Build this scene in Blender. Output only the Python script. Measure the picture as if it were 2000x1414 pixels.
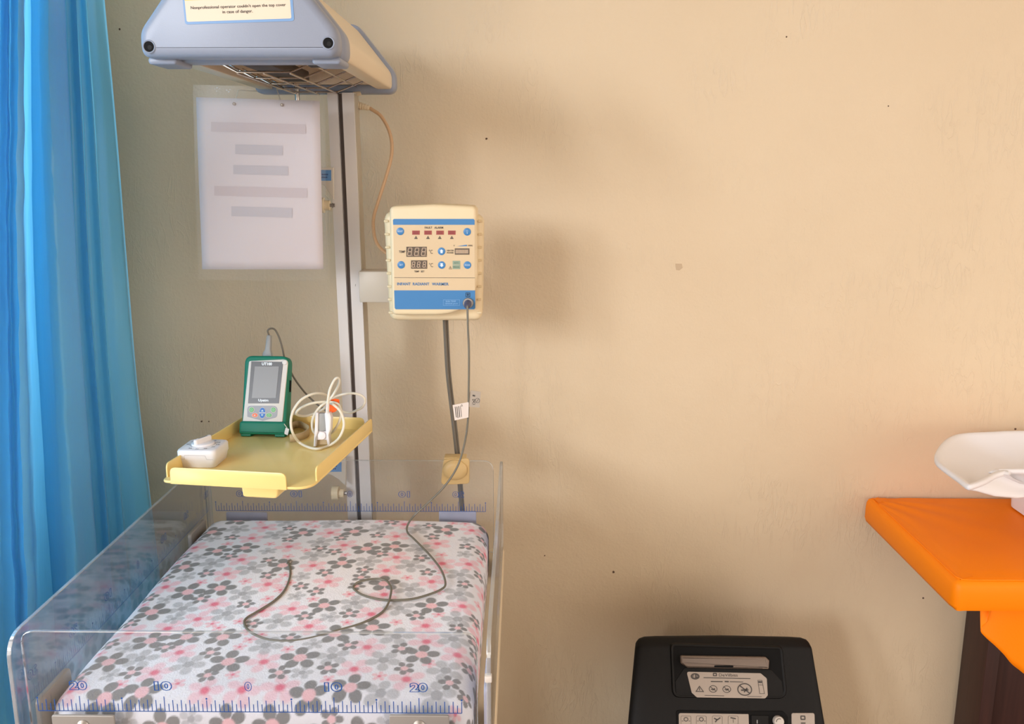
import bpy, bmesh, math, random
import numpy as np
from mathutils import Vector, Matrix, noise

random.seed(7)
sc = bpy.context.scene
col = sc.collection
for o in list(bpy.data.objects):
    bpy.data.objects.remove(o)

# ------------------------------------------------------------------ camera, world, light, exposure
FPX, W_PX, H_PX = 1750.0, 2000.0, 1414.0
CAM_H = 1.50
cam_d = bpy.data.cameras.new('camera')
cam_d.sensor_width = 36.0
cam_d.lens = FPX / W_PX * 36.0
cam_d.clip_start = 0.02
cam = bpy.data.objects.new('camera', cam_d)
cam.location = (0, 0, CAM_H)
cam.rotation_euler = (math.radians(90 - 12.0), 0, math.radians(0.62))
col.objects.link(cam)
sc.camera = cam

world = bpy.data.worlds.new('world')
sc.world = world
world.use_nodes = True
bg = world.node_tree.nodes['Background']
bg.inputs['Color'].default_value = (1.0, 0.885, 0.775, 1)
bg.inputs['Strength'].default_value = 1.9

def area(name, loc, size_y, size_z, power, color, spread=180):
    l = bpy.data.lights.new(name, 'AREA')
    l.shape = 'RECTANGLE'
    l.size, l.size_y = size_z, size_y
    l.energy = power
    l.color = color
    l.spread = math.radians(spread)
    o = bpy.data.objects.new(name, l)
    o.location = loc
    o.rotation_euler = (0, math.radians(-90), 0)      # shines into the room (+X)
    col.objects.link(o)
    return o

def outdoor(name, loc, aim, w, h, power, color):
    l = bpy.data.lights.new(name, 'AREA')
    l.shape = 'RECTANGLE'; l.size, l.size_y = w, h
    l.energy = power; l.color = color
    o = bpy.data.objects.new(name, l); o.location = loc
    d = Vector(aim) - Vector(loc)
    o.rotation_euler = d.to_track_quat('-Z', 'Z').to_euler()
    col.objects.link(o)
    return o

DAY = (0.92, 0.97, 1.06)
# two bright patches of sky outside the wide side window, and the window behind the curtain
outdoor('daylight', (-3.2, -2.72, 2.35), (0.2, 1.85, 1.3), 0.42, 1.2, 62, DAY)
outdoor('daylight', (-3.2, -4.58, 2.75), (0.2, 1.85, 1.3), 0.62, 1.5, 98, DAY)
area('daylight_window', (-0.99, 0.99, 1.45), 0.50, 1.35, 8.5, (0.95, 0.98, 1.0))

sc.view_settings.view_transform = 'Standard'
sc.view_settings.look = 'None'
sc.view_settings.exposure = 0.22
sc.view_settings.gamma = 1.0
sc.view_settings.use_curve_mapping = False

CAM_R = cam.rotation_euler.to_matrix()
CAM_P = Vector((0, 0, CAM_H))

def ray(px, py):
    return CAM_R @ Vector(((px - 1000.0) / FPX, -(py - 707.0) / FPX, -1.0))

def P(px, py, X=None, Y=None, Z=None):
    """point of the place seen at a photograph pixel, at a known distance (Y), height (Z) or side offset (X)"""
    d = ray(px, py)
    if Y is not None: t = Y / d.y
    elif Z is not None: t = (Z - CAM_H) / d.z
    else: t = X / d.x
    return CAM_P + d * t

# ------------------------------------------------------------------ materials
def lin(c):
    r = []
    for v in c[:3]:
        v = v / 255.0
        r.append(v / 12.92 if v <= 0.04045 else ((v + 0.055) / 1.055) ** 2.4)
    return (r[0], r[1], r[2], 1.0)

MATS = {}
def mat(name, rgb, rough=0.5, spec=0.5, metal=0.0, bump=0.0, bscale=200.0, var=0.0, vscale=8.0, coat=0.0, emit=0.0, sss=0.0):
    if name in MATS: return MATS[name]
    m = bpy.data.materials.new(name); m.use_nodes = True
    nt = m.node_tree; b = nt.nodes['Principled BSDF']
    b.inputs['Base Color'].default_value = lin(rgb)
    b.inputs['Roughness'].default_value = rough
    b.inputs['Specular IOR Level'].default_value = spec
    b.inputs['Metallic'].default_value = metal
    b.inputs['Coat Weight'].default_value = coat
    tc = nt.nodes.new('ShaderNodeTexCoord')
    if var > 0:
        n = nt.nodes.new('ShaderNodeTexNoise'); n.inputs['Scale'].default_value = vscale; n.inputs['Detail'].default_value = 5
        nt.links.new(tc.outputs['Object'], n.inputs['Vector'])
        mx = nt.nodes.new('ShaderNodeMix'); mx.data_type = 'RGBA'
        c = lin(rgb)
        mx.inputs['A'].default_value = tuple(min(1, v * (1 - var)) for v in c[:3]) + (1,)
        mx.inputs['B'].default_value = tuple(min(1, v * (1 + var)) for v in c[:3]) + (1,)
        nt.links.new(n.outputs['Fac'], mx.inputs['Factor'])
        nt.links.new(mx.outputs['Result'], b.inputs['Base Color'])
    if bump > 0:
        n = nt.nodes.new('ShaderNodeTexNoise'); n.inputs['Scale'].default_value = bscale; n.inputs['Detail'].default_value = 3
        nt.links.new(tc.outputs['Object'], n.inputs['Vector'])
        bp = nt.nodes.new('ShaderNodeBump'); bp.inputs['Strength'].default_value = bump; bp.inputs['Distance'].default_value = 0.002
        nt.links.new(n.outputs['Fac'], bp.inputs['Height'])
        nt.links.new(bp.outputs['Normal'], b.inputs['Normal'])
    if sss > 0:
        b.inputs['Subsurface Weight'].default_value = sss
        b.inputs['Subsurface Radius'].default_value = (0.004, 0.003, 0.002)
    if emit > 0:
        b.inputs['Emission Color'].default_value = lin(rgb); b.inputs['Emission Strength'].default_value = emit
    MATS[name] = m
    return m

def mat_wall():
    m = bpy.data.materials.new('painted_plaster'); m.use_nodes = True
    nt = m.node_tree; b = nt.nodes['Principled BSDF']; N = nt.nodes.new; L = nt.links.new
    tc = N('ShaderNodeTexCoord')
    b.inputs['Roughness'].default_value = 0.42
    b.inputs['Specular IOR Level'].default_value = 0.35
    n1 = N('ShaderNodeTexNoise'); n1.inputs['Scale'].default_value = 2.2; n1.inputs['Detail'].default_value = 6
    L(tc.outputs['Object'], n1.inputs['Vector'])
    cr = N('ShaderNodeValToRGB')
    cr.color_ramp.elements[0].position = 0.3; cr.color_ramp.elements[0].color = lin((215, 193, 161))
    cr.color_ramp.elements[1].position = 0.7; cr.color_ramp.elements[1].color = lin((220, 199, 168))
    L(n1.outputs['Fac'], cr.inputs['Fac']); L(cr.outputs['Color'], b.inputs['Base Color'])
    # trowel relief: broad lumps, fine grain and thin scratch ridges
    n2 = N('ShaderNodeTexNoise'); n2.inputs['Scale'].default_value = 14; n2.inputs['Detail'].default_value = 4
    n3 = N('ShaderNodeTexNoise'); n3.inputs['Scale'].default_value = 210; n3.inputs['Detail'].default_value = 3
    mp = N('ShaderNodeMapping'); mp.inputs['Rotation'].default_value = (0, 0.6, 0); mp.inputs['Scale'].default_value = (55, 55, 14)
    n4 = N('ShaderNodeTexNoise'); n4.inputs['Scale'].default_value = 1.0; n4.inputs['Detail'].default_value = 5; n4.inputs['Distortion'].default_value = 1.2
    L(tc.outputs['Object'], mp.inputs['Vector']); L(mp.outputs['Vector'], n4.inputs['Vector'])
    for n in (n2, n3): L(tc.outputs['Object'], n.inputs['Vector'])
    r4 = N('ShaderNodeValToRGB')      # a thin ridge where the noise crosses one level
    e = r4.color_ramp.elements
    e[0].position = 0.50; e[0].color = (0, 0, 0, 1)
    e[1].position = 0.58; e[1].color = (0, 0, 0, 1)
    k = e.new(0.54); k.color = (1, 1, 1, 1)
    L(n4.outputs['Fac'], r4.inputs['Fac'])
    msk = N('ShaderNodeTexNoise'); msk.inputs['Scale'].default_value = 5.0; L(tc.outputs['Object'], msk.inputs['Vector'])
    mr = N('ShaderNodeMapRange'); mr.inputs['From Min'].default_value = 0.45; mr.inputs['From Max'].default_value = 0.65
    L(msk.outputs['Fac'], mr.inputs['Value'])
    mm = N('ShaderNodeMath'); mm.operation = 'MULTIPLY'; L(r4.outputs['Color'], mm.inputs[0]); L(mr.outputs['Result'], mm.inputs[1])
    a1 = N('ShaderNodeMath'); a1.operation = 'MULTIPLY'; a1.inputs[1].default_value = 0.24; L(mm.outputs[0], a1.inputs[0])
    a2 = N('ShaderNodeMath'); a2.operation = 'MULTIPLY_ADD'; a2.inputs[1].default_value = 0.22; L(n3.outputs['Fac'], a2.inputs[0]); L(a1.outputs[0], a2.inputs[2])
    a3 = N('ShaderNodeMath'); a3.operation = 'MULTIPLY_ADD'; a3.inputs[1].default_value = 1.2; L(n2.outputs['Fac'], a3.inputs[0]); L(a2.outputs[0], a3.inputs[2])
    bp = N('ShaderNodeBump'); bp.inputs['Strength'].default_value = 0.58; bp.inputs['Distance'].default_value = 0.0035
    L(a3.outputs[0], bp.inputs['Height']); L(bp.outputs['Normal'], b.inputs['Normal'])
    return m

def mat_acrylic(name, tint, edge=False, rough=0.06):
    m = bpy.data.materials.new(name); m.use_nodes = True
    nt = m.node_tree; nt.nodes.clear(); N = nt.nodes.new; L = nt.links.new
    out = N('ShaderNodeOutputMaterial'); tr = N('ShaderNodeBsdfTransparent'); tr.inputs['Color'].default_value = tint
    gl = N('ShaderNodeBsdfGlossy'); gl.inputs['Roughness'].default_value = rough
    fr = N('ShaderNodeFresnel'); fr.inputs['IOR'].default_value = 1.47
    tc = N('ShaderNodeTexCoord'); nz = N('ShaderNodeTexNoise'); nz.inputs['Scale'].default_value = 9.0; nz.inputs['Detail'].default_value = 4
    L(tc.outputs['Object'], nz.inputs['Vector'])
    bp = N('ShaderNodeBump'); bp.inputs['Strength'].default_value = 0.03; bp.inputs['Distance'].default_value = 0.002
    L(nz.outputs['Fac'], bp.inputs['Height']); L(bp.outputs['Normal'], gl.inputs['Normal'])
    mx = N('ShaderNodeMixShader')
    if edge:
        df = N('ShaderNodeBsdfDiffuse'); df.inputs['Color'].default_value = (0.75, 0.78, 0.80, 1)
        m0 = N('ShaderNodeMixShader'); m0.inputs[0].default_value = 0.30
        L(tr.outputs[0], m0.inputs[1]); L(df.outputs[0], m0.inputs[2]); src = m0.outputs[0]
        m1 = N('ShaderNodeMath'); m1.operation = 'MAXIMUM'; m1.inputs[1].default_value = 0.25
        L(fr.outputs[0], m1.inputs[0]); fac = m1.outputs[0]
    else:
        df = N('ShaderNodeBsdfDiffuse'); df.inputs['Color'].default_value = (0.72, 0.76, 0.82, 1)   # faint bluish diffuse veil
        m0 = N('ShaderNodeMixShader'); m0.inputs[0].default_value = 0.025
        L(tr.outputs[0], m0.inputs[1]); L(df.outputs[0], m0.inputs[2]); src = m0.outputs[0]
        m1 = N('ShaderNodeMath'); m1.operation = 'MULTIPLY'; m1.inputs[1].default_value = 0.55
        L(fr.outputs[0], m1.inputs[0]); fac = m1.outputs[0]
    L(fac, mx.inputs[0]); L(src, mx.inputs[1]); L(gl.outputs[0], mx.inputs[2]); L(mx.outputs[0], out.inputs[0])
    return m

def mat_curtain():
    m = bpy.data.materials.new('blue_satin'); m.use_nodes = True
    nt = m.node_tree; N = nt.nodes.new; L = nt.links.new
    b = nt.nodes['Principled BSDF']; out = nt.nodes['Material Output']
    b.inputs['Base Color'].default_value = lin((126, 210, 248)); b.inputs['Roughness'].default_value = 0.33
    b.inputs['Specular IOR Level'].default_value = 0.65
    b.inputs['Sheen Weight'].default_value = 0.25
    b.inputs['Sheen Tint'].default_value = (0.7, 0.9, 1, 1)
    tl = N('ShaderNodeBsdfTranslucent'); tl.inputs['Color'].default_value = lin((110, 206, 250))
    mx = N('ShaderNodeMixShader'); mx.inputs[0].default_value = 0.45
    tc = N('ShaderNodeTexCoord'); mp = N('ShaderNodeMapping'); mp.inputs['Scale'].default_value = (30, 30, 5)
    nz = N('ShaderNodeTexNoise'); nz.inputs['Scale'].default_value = 1; nz.inputs['Detail'].default_value = 4
    L(tc.outputs['Object'], mp.inputs[0]); L(mp.outputs[0], nz.inputs['Vector'])
    bp = N('ShaderNodeBump'); bp.inputs['Strength'].default_value = 0.35; bp.inputs['Distance'].default_value = 0.006
    L(nz.outputs['Fac'], bp.inputs['Height'])
    for s in (b, tl): L(bp.outputs['Normal'], s.inputs['Normal'])
    L(b.outputs[0], mx.inputs[1]); L(tl.outputs[0], mx.inputs[2]); L(mx.outputs[0], out.inputs[0])
    return m

def mat_print_cloth():
    m = bpy.data.materials.new('flower_print_flannel'); m.use_nodes = True
    nt = m.node_tree; N = nt.nodes.new; L = nt.links.new; b = nt.nodes['Principled BSDF']
    at = N('ShaderNodeVertexColor'); at.layer_name = 'print'
    L(at.outputs['Color'], b.inputs['Base Color'])
    b.inputs['Roughness'].default_value = 0.9; b.inputs['Specular IOR Level'].default_value = 0.15
    b.inputs['Sheen Weight'].default_value = 0.2
    tc = N('ShaderNodeTexCoord')
    n1 = N('ShaderNodeTexNoise'); n1.inputs['Scale'].default_value = 420; n1.inputs['Detail'].default_value = 4
    n2 = N('ShaderNodeTexNoise'); n2.inputs['Scale'].default_value = 45; n2.inputs['Detail'].default_value = 3
    for n in (n1, n2): L(tc.outputs['Object'], n.inputs['Vector'])
    ad = N('ShaderNodeMath'); ad.operation = 'MULTIPLY_ADD'; ad.inputs[1].default_value = 1.6
    L(n2.outputs['Fac'], ad.inputs[0]); L(n1.outputs['Fac'], ad.inputs[2])
    bp = N('ShaderNodeBump'); bp.inputs['Strength'].default_value = 0.6; bp.inputs['Distance'].default_value = 0.0016
    L(ad.outputs[0], bp.inputs['Height']); L(bp.outputs['Normal'], b.inputs['Normal'])
    return m

def mat_wood():
    m = bpy.data.materials.new('dark_stained_wood'); m.use_nodes = True
    nt = m.node_tree; N = nt.nodes.new; L = nt.links.new; b = nt.nodes['Principled BSDF']
    tc = N('ShaderNodeTexCoord'); mp = N('ShaderNodeMapping'); mp.inputs['Scale'].default_value = (60, 60, 4)
    nz = N('ShaderNodeTexNoise'); nz.inputs['Scale'].default_value = 1.5; nz.inputs['Detail'].default_value = 5
    L(tc.outputs['Object'], mp.inputs[0]); L(mp.outputs[0], nz.inputs['Vector'])
    cr = N('ShaderNodeValToRGB'); cr.color_ramp.elements[0].color = lin((36, 16, 13)); cr.color_ramp.elements[1].color = lin((74, 41, 33))
    L(nz.outputs['Fac'], cr.inputs['Fac']); L(cr.outputs['Color'], b.inputs['Base Color'])
    b.inputs['Roughness'].default_value = 0.5
    return m

M_WALL = mat_wall()
M_ACR = mat_acrylic('clear_acrylic', (0.955, 0.965, 0.975, 1))
M_ACR_E = mat_acrylic('acrylic_edge', (0.9, 0.93, 0.96, 1), True)
M_SLEEVE = mat_acrylic('clear_sleeve_plastic', (0.97, 0.96, 0.945, 1), rough=0.22)
M_CURT = mat_curtain()
M_PRINT = mat_print_cloth()
M_WOOD = mat_wood()
M_CREAM = mat('cream_plastic', (228, 208, 170), 0.38, 0.4, bump=0.05, bscale=900)
M_CREAM2 = mat('cream_painted_metal', (222, 204, 174), 0.35, 0.4, bump=0.04, bscale=600)
M_OFFW = mat('offwhite_painted_metal', (204, 193, 177), 0.4)
M_CAP = mat('blue_grey_plastic', (139, 147, 164), 0.36, 0.45, bump=0.06, bscale=700)
M_ALU = mat('white_aluminium', (220, 214, 210), 0.35, 0.5, bump=0.02, bscale=300)
M_ALUS = mat('tan_aluminium', (176, 168, 152), 0.45, 0.5, metal=0.3)
M_SLOT = mat('slot_shade_tone', (96, 84, 78), 0.6)
M_BLACK = mat('black_ink', (30, 28, 28), 0.6)
M_DKINK = mat('dark_grey_ink', (72, 66, 62), 0.6)
M_BLUE = mat('blue_print', (66, 126, 178), 0.35, 0.4)
M_BLUEINK = mat('blue_ruler_ink', (18, 76, 150), 0.4)
M_WHITEINK = mat('white_ink', (235, 240, 245), 0.5)
M_PALEBLUE = mat('pale_blue_ink', (150, 195, 235), 0.5)
M_YEL = mat('warning_yellow', (240, 180, 6), 0.4)
M_LABEL = mat('label_cream', (218, 198, 174), 0.45)
M_FACE = mat('face_beige', (214, 188, 150), 0.4)
M_RED = mat('red_lamp_window', (158, 70, 66), 0.3)
M_GREENLED = mat('green_lamp_window', (140, 160, 140), 0.3)
M_SCREEN = mat('dark_display', (92, 78, 66), 0.25)
M_SEG = mat('unlit_segment', (205, 176, 146), 0.5)
M_CHROME = mat('chromed_wire', (190, 180, 170), 0.25, 0.5, metal=1.0)
M_STEEL = mat('dull_steel', (170, 165, 160), 0.38, 0.5, metal=0.8)
M_REFL = mat('polished_reflector', (252, 232, 206), 0.32, 0.5, metal=0.45, bump=0.15, bscale=18)
M_HEAT = mat('heater_dark', (70, 56, 48), 0.6)
M_TRAY = mat('yellow_enamel', (238, 208, 133), 0.25, 0.5, var=0.03, vscale=20)
M_CABLE_D = mat('grey_cable', (104, 96, 84), 0.5)
M_CABLE_P = mat('olive_grey_cable', (112, 106, 92), 0.45)
M_CABLE_B = mat('tan_cable', (186, 150, 112), 0.45)
M_CABLE_W = mat('ivory_cable', (222, 214, 196), 0.4)
M_WHITE = mat('white_plastic', (228, 224, 225), 0.35, 0.45)
M_PINKW = mat('white_plastic_panel', (238, 226, 226), 0.4)
M_GREY = mat('grey_plastic', (150, 150, 148), 0.45)
M_LGREY = mat('light_grey_plastic', (214, 206, 198), 0.45)
M_MGREY = mat('keypad_grey', (160, 160, 166), 0.5)
M_GREEN = mat('green_rubber', (14, 116, 90), 0.5, 0.4, bump=0.08, bscale=600)
M_BEZEL = mat('black_bezel', (40, 37, 36), 0.3)
M_LCD = mat('grey_lcd', (112, 110, 108), 0.3)
M_KGREEN = mat('key_green', (96, 176, 100), 0.45)
M_KBLUE = mat('key_blue', (24, 106, 190), 0.45)
M_KORANGE = mat('key_orange', (244, 118, 80), 0.45)
M_ORTAG = mat('orange_sticker', (252, 100, 20), 0.45)
M_VINYL = mat('orange_vinyl', (255, 136, 4), 0.5, 0.22, bump=0.10, bscale=260)
M_PAPER = mat('white_paper', (214, 204, 206), 0.8, 0.2, bump=0.03, bscale=40)
M_FADEDP = mat('faded_pink_print', (201, 188, 190), 0.8, 0.2)
M_FADEDB = mat('faded_grey_print', (194, 187, 192), 0.8, 0.2)
M_HOLE = mat('paper_hole_stain', (158, 140, 128), 0.8)
M_CLEARTIE = mat('clear_plastic_tie', (226, 218, 200), 0.3)
M_BLKPL = mat('charcoal_plastic', (18, 16, 15), 0.55, 0.22, bump=0.15, bscale=900)
M_BLKDK = mat('recess_shade_and_seam', (6, 5, 5), 0.7, 0.2)  # shade of recesses put into the colour; also the handle seam
M_TAUPE = mat('taupe_plastic', (122, 106, 94), 0.5)
M_CLABEL = mat('grey_label', (170, 156, 143), 0.45)
M_STRAP = mat('brown_strap', (110, 92, 76), 0.7)
M_STRAPIN = mat('beige_strap', (186, 162, 124), 0.7)
M_HOOKY = mat('yellow_hook_plastic', (206, 174, 118), 0.4, sss=0.1)
M_LAV = mat('lavender_grey_metal', (186, 184, 200), 0.4)
M_CLIP = mat('grey_clip_metal', (152, 147, 142), 0.42, metal=0.25)
M_DUST = mat('dark_stain', (96, 74, 58), 0.9)
M_CHIP = mat('bare_plaster', (196, 172, 142), 0.9)
M_FLOOR = mat('floor_cement', (112, 84, 66), 0.6, var=0.08)
M_CEIL = mat('ceiling_paint', (232, 226, 214), 0.8)
M_FRAME = mat('window_frame_paint', (222, 220, 214), 0.5)
M_RUBBER = mat('castor_rubber', (60, 60, 62), 0.7)
M_BGREY = mat('navy_plug', (72, 74, 98), 0.45)

# ------------------------------------------------------------------ geometry helpers
def frame(o, u, v):
    u = Vector(u).normalized(); v = Vector(v).normalized(); w = u.cross(v).normalized()
    m = Matrix.Identity(4)
    for i in range(3):
        m[i][0], m[i][1], m[i][2], m[i][3] = u[i], v[i], w[i], o[i]
    return m

def front(Y):                       # sheet facing the camera: u = X, v = Z, w towards the viewer
    return frame((0, Y, 0), (1, 0, 0), (0, 0, 1))

FLOORF = frame((0, 0, 0), (1, 0, 0), (0, 1, 0))   # lying: u = X, v = Y, w = Z

def on(M, px, py):                  # (u, v) on the plane of frame M under a photograph pixel
    o = M.to_translation(); n = Vector((M[0][2], M[1][2], M[2][2])); d = ray(px, py)
    t = (o - CAM_P).dot(n) / d.dot(n)
    q = M.inverted() @ (CAM_P + d * t)
    return (q.x, q.y)

def rrect(cx, cy, w, h, r, n=5):
    pts = []
    r = min(r, w / 2 - 1e-5, h / 2 - 1e-5)
    for k, (sx, sy) in enumerate(((1, -1), (1, 1), (-1, 1), (-1, -1))):
        ox, oy = cx + sx * (w / 2 - r), cy + sy * (h / 2 - r)
        a0 = -math.pi / 2 + k * math.pi / 2
        for i in range(n + 1):
            a = a0 + math.pi / 2 * i / n
            pts.append((ox + r * math.cos(a), oy + r * math.sin(a)))
    return pts

def circ(cx, cy, r, n=20, ry=None):
    ry = ry or r
    return [(cx + r * math.cos(2 * math.pi * i / n), cy + ry * math.sin(2 * math.pi * i / n)) for i in range(n)]

def ccw(pts):
    a = sum(pts[i][0] * pts[(i + 1) % len(pts)][1] - pts[(i + 1) % len(pts)][0] * pts[i][1] for i in range(len(pts)))
    return list(pts) if a > 0 else list(reversed(pts))

def round_poly(pts, r, n=4):
    pts = ccw(pts); out = []
    N = len(pts); rs = r if isinstance(r, (list, tuple)) else [r] * N
    for i in range(N):
        p0, p1, p2 = Vector(pts[i - 1]), Vector(pts[i]), Vector(pts[(i + 1) % N])
        a = (p0 - p1).normalized(); b = (p2 - p1).normalized()
        ang = math.acos(max(-1, min(1, a.dot(b))))
        if rs[i] <= 0 or abs(ang - math.pi) < 0.02:
            out.append(tuple(p1)); continue
        t = min(rs[i] / math.tan(ang / 2), (p0 - p1).length * 0.49, (p2 - p1).length * 0.49)
        q0, q2 = p1 + a * t, p1 + b * t
        for k in range(n + 1):
            s = k / n
            q = q0 * (1 - s) ** 2 + p1 * 2 * s * (1 - s) + q2 * s ** 2
            out.append(tuple(q))
    return out

def inset(pts, d):
    N = len(pts); out = []
    for i in range(N):
        p0, p1, p2 = Vector(pts[i - 1]), Vector(pts[i]), Vector(pts[(i + 1) % N])
        e1 = (p1 - p0); e2 = (p2 - p1)
        if e1.length < 1e-9: e1 = e2
        if e2.length < 1e-9: e2 = e1
        n1 = Vector((-e1.y, e1.x)).normalized(); n2 = Vector((-e2.y, e2.x)).normalized()
        m = n1 + n2
        m = m / max(0.35, m.dot(n1)) if m.length > 1e-6 else n1
        out.append((p1.x + m.x * d, p1.y + m.y * d))
    return out

def spline(pts, per=6, closed=False):
    pts = [Vector(p) for p in pts]; out = []; N = len(pts)
    rng = range(N) if closed else range(N - 1)
    for i in rng:
        if closed: a, b, c, d = pts[i - 1], pts[i], pts[(i + 1) % N], pts[(i + 2) % N]
        else:
            b, c = pts[i], pts[i + 1]
            a = pts[i - 1] if i else b * 2 - c
            d = pts[i + 2] if i + 2 < N else c * 2 - b
        for k in range(per):
            t = k / per
            out.append(0.5 * ((2 * b) + (c - a) * t + (2 * a - 5 * b + 4 * c - d) * t * t + (3 * b - a - 3 * c + d) * t ** 3))
    if not closed: out.append(pts[-1])
    return out

_txt = None
def text_mesh(s, outline=0.0, bold=0.0):
    global _txt
    cu = bpy.data.curves.new('t', 'FONT'); cu.body = s; cu.resolution_u = 3
    cu.offset = bold
    if outline > 0:
        cu.fill_mode = 'NONE'; cu.bevel_depth = outline; cu.bevel_resolution = 0
    ob = bpy.data.objects.new('t', cu); col.objects.link(ob)
    dg = bpy.context.evaluated_depsgraph_get()
    ev = ob.evaluated_get(dg); me = ev.to_mesh()
    V = [tuple(v.co) for v in me.vertices]; F = [tuple(p.vertices) for p in me.polygons]
    ev.to_mesh_clear(); bpy.data.objects.remove(ob); bpy.data.curves.remove(cu)
    return V, F

class MB:
    def __init__(s): s.v = []; s.f = []; s.m = []
    def add(s, V, F, M=None, mi=0):
        b = len(s.v)
        s.v += [tuple(M @ Vector(p)) if M else tuple(p) for p in V]
        s.f += [tuple(b + i for i in f) for f in F]; s.m += [mi] * len(F)
        return s
    def loft(s, rings, M=None, cap0=True, cap1=True, closed=True, mi=0):
        n = len(rings[0]); V = [p for r in rings for p in r]; F = []
        for k in range(len(rings) - 1):
            for i in range(n if closed else n - 1):
                j = (i + 1) % n
                F.append((k * n + i, k * n + j, (k + 1) * n + j, (k + 1) * n + i))
        if cap0: F.append(tuple(reversed(range(n))))
        if cap1: F.append(tuple((len(rings) - 1) * n + i for i in range(n)))
        return s.add(V, F, M, mi)
    def slab(s, out, w0, w1, M=None, bev=0.0, back=0.0, n=3, mi=0):
        out = ccw(out); rings = []
        if back > 0:
            for k in range(n):
                a = math.pi / 2 * k / n
                rings.append([(x, y, w0 + back * (1 - math.sin(a))) for x, y in inset(out, back * (1 - math.cos(a)))][:])
            rings = [[(x, y, w0 + back * (1 - math.cos(math.pi / 2 * k / n))) for x, y in inset(out, back * (1 - math.sin(math.pi / 2 * k / n)))] for k in range(n)]
            rings.append([(x, y, w0 + back) for x, y in out])
        else: rings.append([(x, y, w0) for x, y in out])
        if bev > 0:
            for k in range(n + 1):
                a = math.pi / 2 * k / n
                rings.append([(x, y, w1 - bev * (1 - math.sin(a))) for x, y in inset(out, bev * (1 - math.cos(a)))])
        else: rings.append([(x, y, w1) for x, y in out])
        return s.loft(rings, M, mi=mi)
    def flat(s, out, w, M=None, mi=0):
        out = ccw(out)
        return s.add([(x, y, w) for x, y in out], [tuple(range(len(out)))], M, mi)
    def box(s, a, b, bev=0.0, M=None, mi=0):
        x0, y0, z0 = a; x1, y1, z1 = b
        o = rrect((x0 + x1) / 2, (y0 + y1) / 2, abs(x1 - x0), abs(y1 - y0), bev, 2) if bev > 0 else [(x0, y0), (x1, y0), (x1, y1), (x0, y1)]
        return s.slab(o, min(z0, z1), max(z0, z1), M, bev=bev * 0.9, back=bev * 0.9, n=2, mi=mi)
    def ringbar(s, out, d, w, M=None, mi=0, w0=None):     # flat outline band of width d
        out = ccw(out); inn = inset(out, d); n = len(out)
        V = [(x, y, w) for x, y in out] + [(x, y, w) for x, y in inn]
        return s.add(V, [(i, (i + 1) % n, n + (i + 1) % n, n + i) for i in range(n)], M, mi)
    def line(s, a, b, wd, w, M=None, mi=0):
        a, b = Vector(a), Vector(b); d = (b - a).normalized(); n = Vector((-d.y, d.x)) * wd / 2
        return s.flat([tuple(a + n), tuple(b + n), tuple(b - n), tuple(a - n)], w, M, mi)
    def tube(s, pts, r, n=8, M=None, caps=True, mi=0, flat=1.0):
        pts = [Vector(p) for p in pts]
        t0 = (pts[1] - pts[0]).normalized()
        up = Vector((0, 0, 1)) if abs(t0.z) < 0.9 else Vector((1, 0, 0))
        nrm = t0.cross(up).normalized(); rings = []
        for i, p in enumerate(pts):
            t = (pts[min(i + 1, len(pts) - 1)] - pts[max(i - 1, 0)])
            t = t.normalized() if t.length > 1e-9 else t0
            nrm = (nrm - t * nrm.dot(t)); nrm = nrm.normalized() if nrm.length > 1e-6 else t.orthogonal().normalized()
            bn = t.cross(nrm)
            rr = r[i] if isinstance(r, (list, tuple)) else r
            rings.append([tuple(p + nrm * rr * math.cos(2 * math.pi * k / n) + bn * rr * flat * math.sin(2 * math.pi * k / n)) for k in range(n)])
        return s.loft(rings, M, caps, caps, mi=mi)
    def cyl(s, a, b, r, n=20, M=None, mi=0, r2=None):
        return s.tube([a, b], [r, r if r2 is None else r2], n, M, mi=mi)
    def text(s, st, u, v, w, width, height, M=None, outline=0.0, bold=0.0, mirror=False, mi=0, align='c'):
        V, F = text_mesh(st, outline, bold)
        if not V: return s
        xs = [p[0] for p in V]; ys = [p[1] for p in V]
        x0, x1, y0, y1 = min(xs), max(xs), min(ys), max(ys)
        sy = height / max(1e-6, y1 - y0); sx = width / max(1e-6, x1 - x0) if width else sy
        mir = -1 if mirror else 1
        cx = (x0 + x1) / 2
        V = [(u + mir * (p[0] - cx) * sx, v + (p[1] - (y0 + y1) / 2) * sy, w) for p in V]
        return s.add(V, F, M, mi)
    def build(s, name, mats, parent=None, smooth=35, recalc=True, kind=None):
        me = bpy.data.meshes.new(name)
        inv = W_INV(parent)
        V = [tuple(inv @ Vector(p)) for p in s.v] if parent is not None else s.v
        me.from_pydata(V, [], s.f)
        mats = mats if isinstance(mats, (list, tuple)) else [mats]
        for m in mats: me.materials.append(m)
        if len(mats) > 1: me.polygons.foreach_set('material_index', s.m)
        if recalc:
            bm = bmesh.new(); bm.from_mesh(me)
            bmesh.ops.remove_doubles(bm, verts=bm.verts, dist=1e-6)
            bmesh.ops.recalc_face_normals(bm, faces=bm.faces)
            bm.to_mesh(me); bm.free()
        if smooth:
            me.polygons.foreach_set('use_smooth', [True] * len(me.polygons))
            me.set_sharp_from_angle(angle=math.radians(smooth))
        ob = bpy.data.objects.new(name, me); col.objects.link(ob)
        if parent is not None: ob.parent = parent
        if kind: ob['kind'] = kind
        return ob

ROOTS = {}
def W_INV(o):
    while o is not None and o.parent is not None: o = o.parent
    return ROOTS[o.name].inverted() if o is not None and o.name in ROOTS else Matrix.Identity(4)

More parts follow.
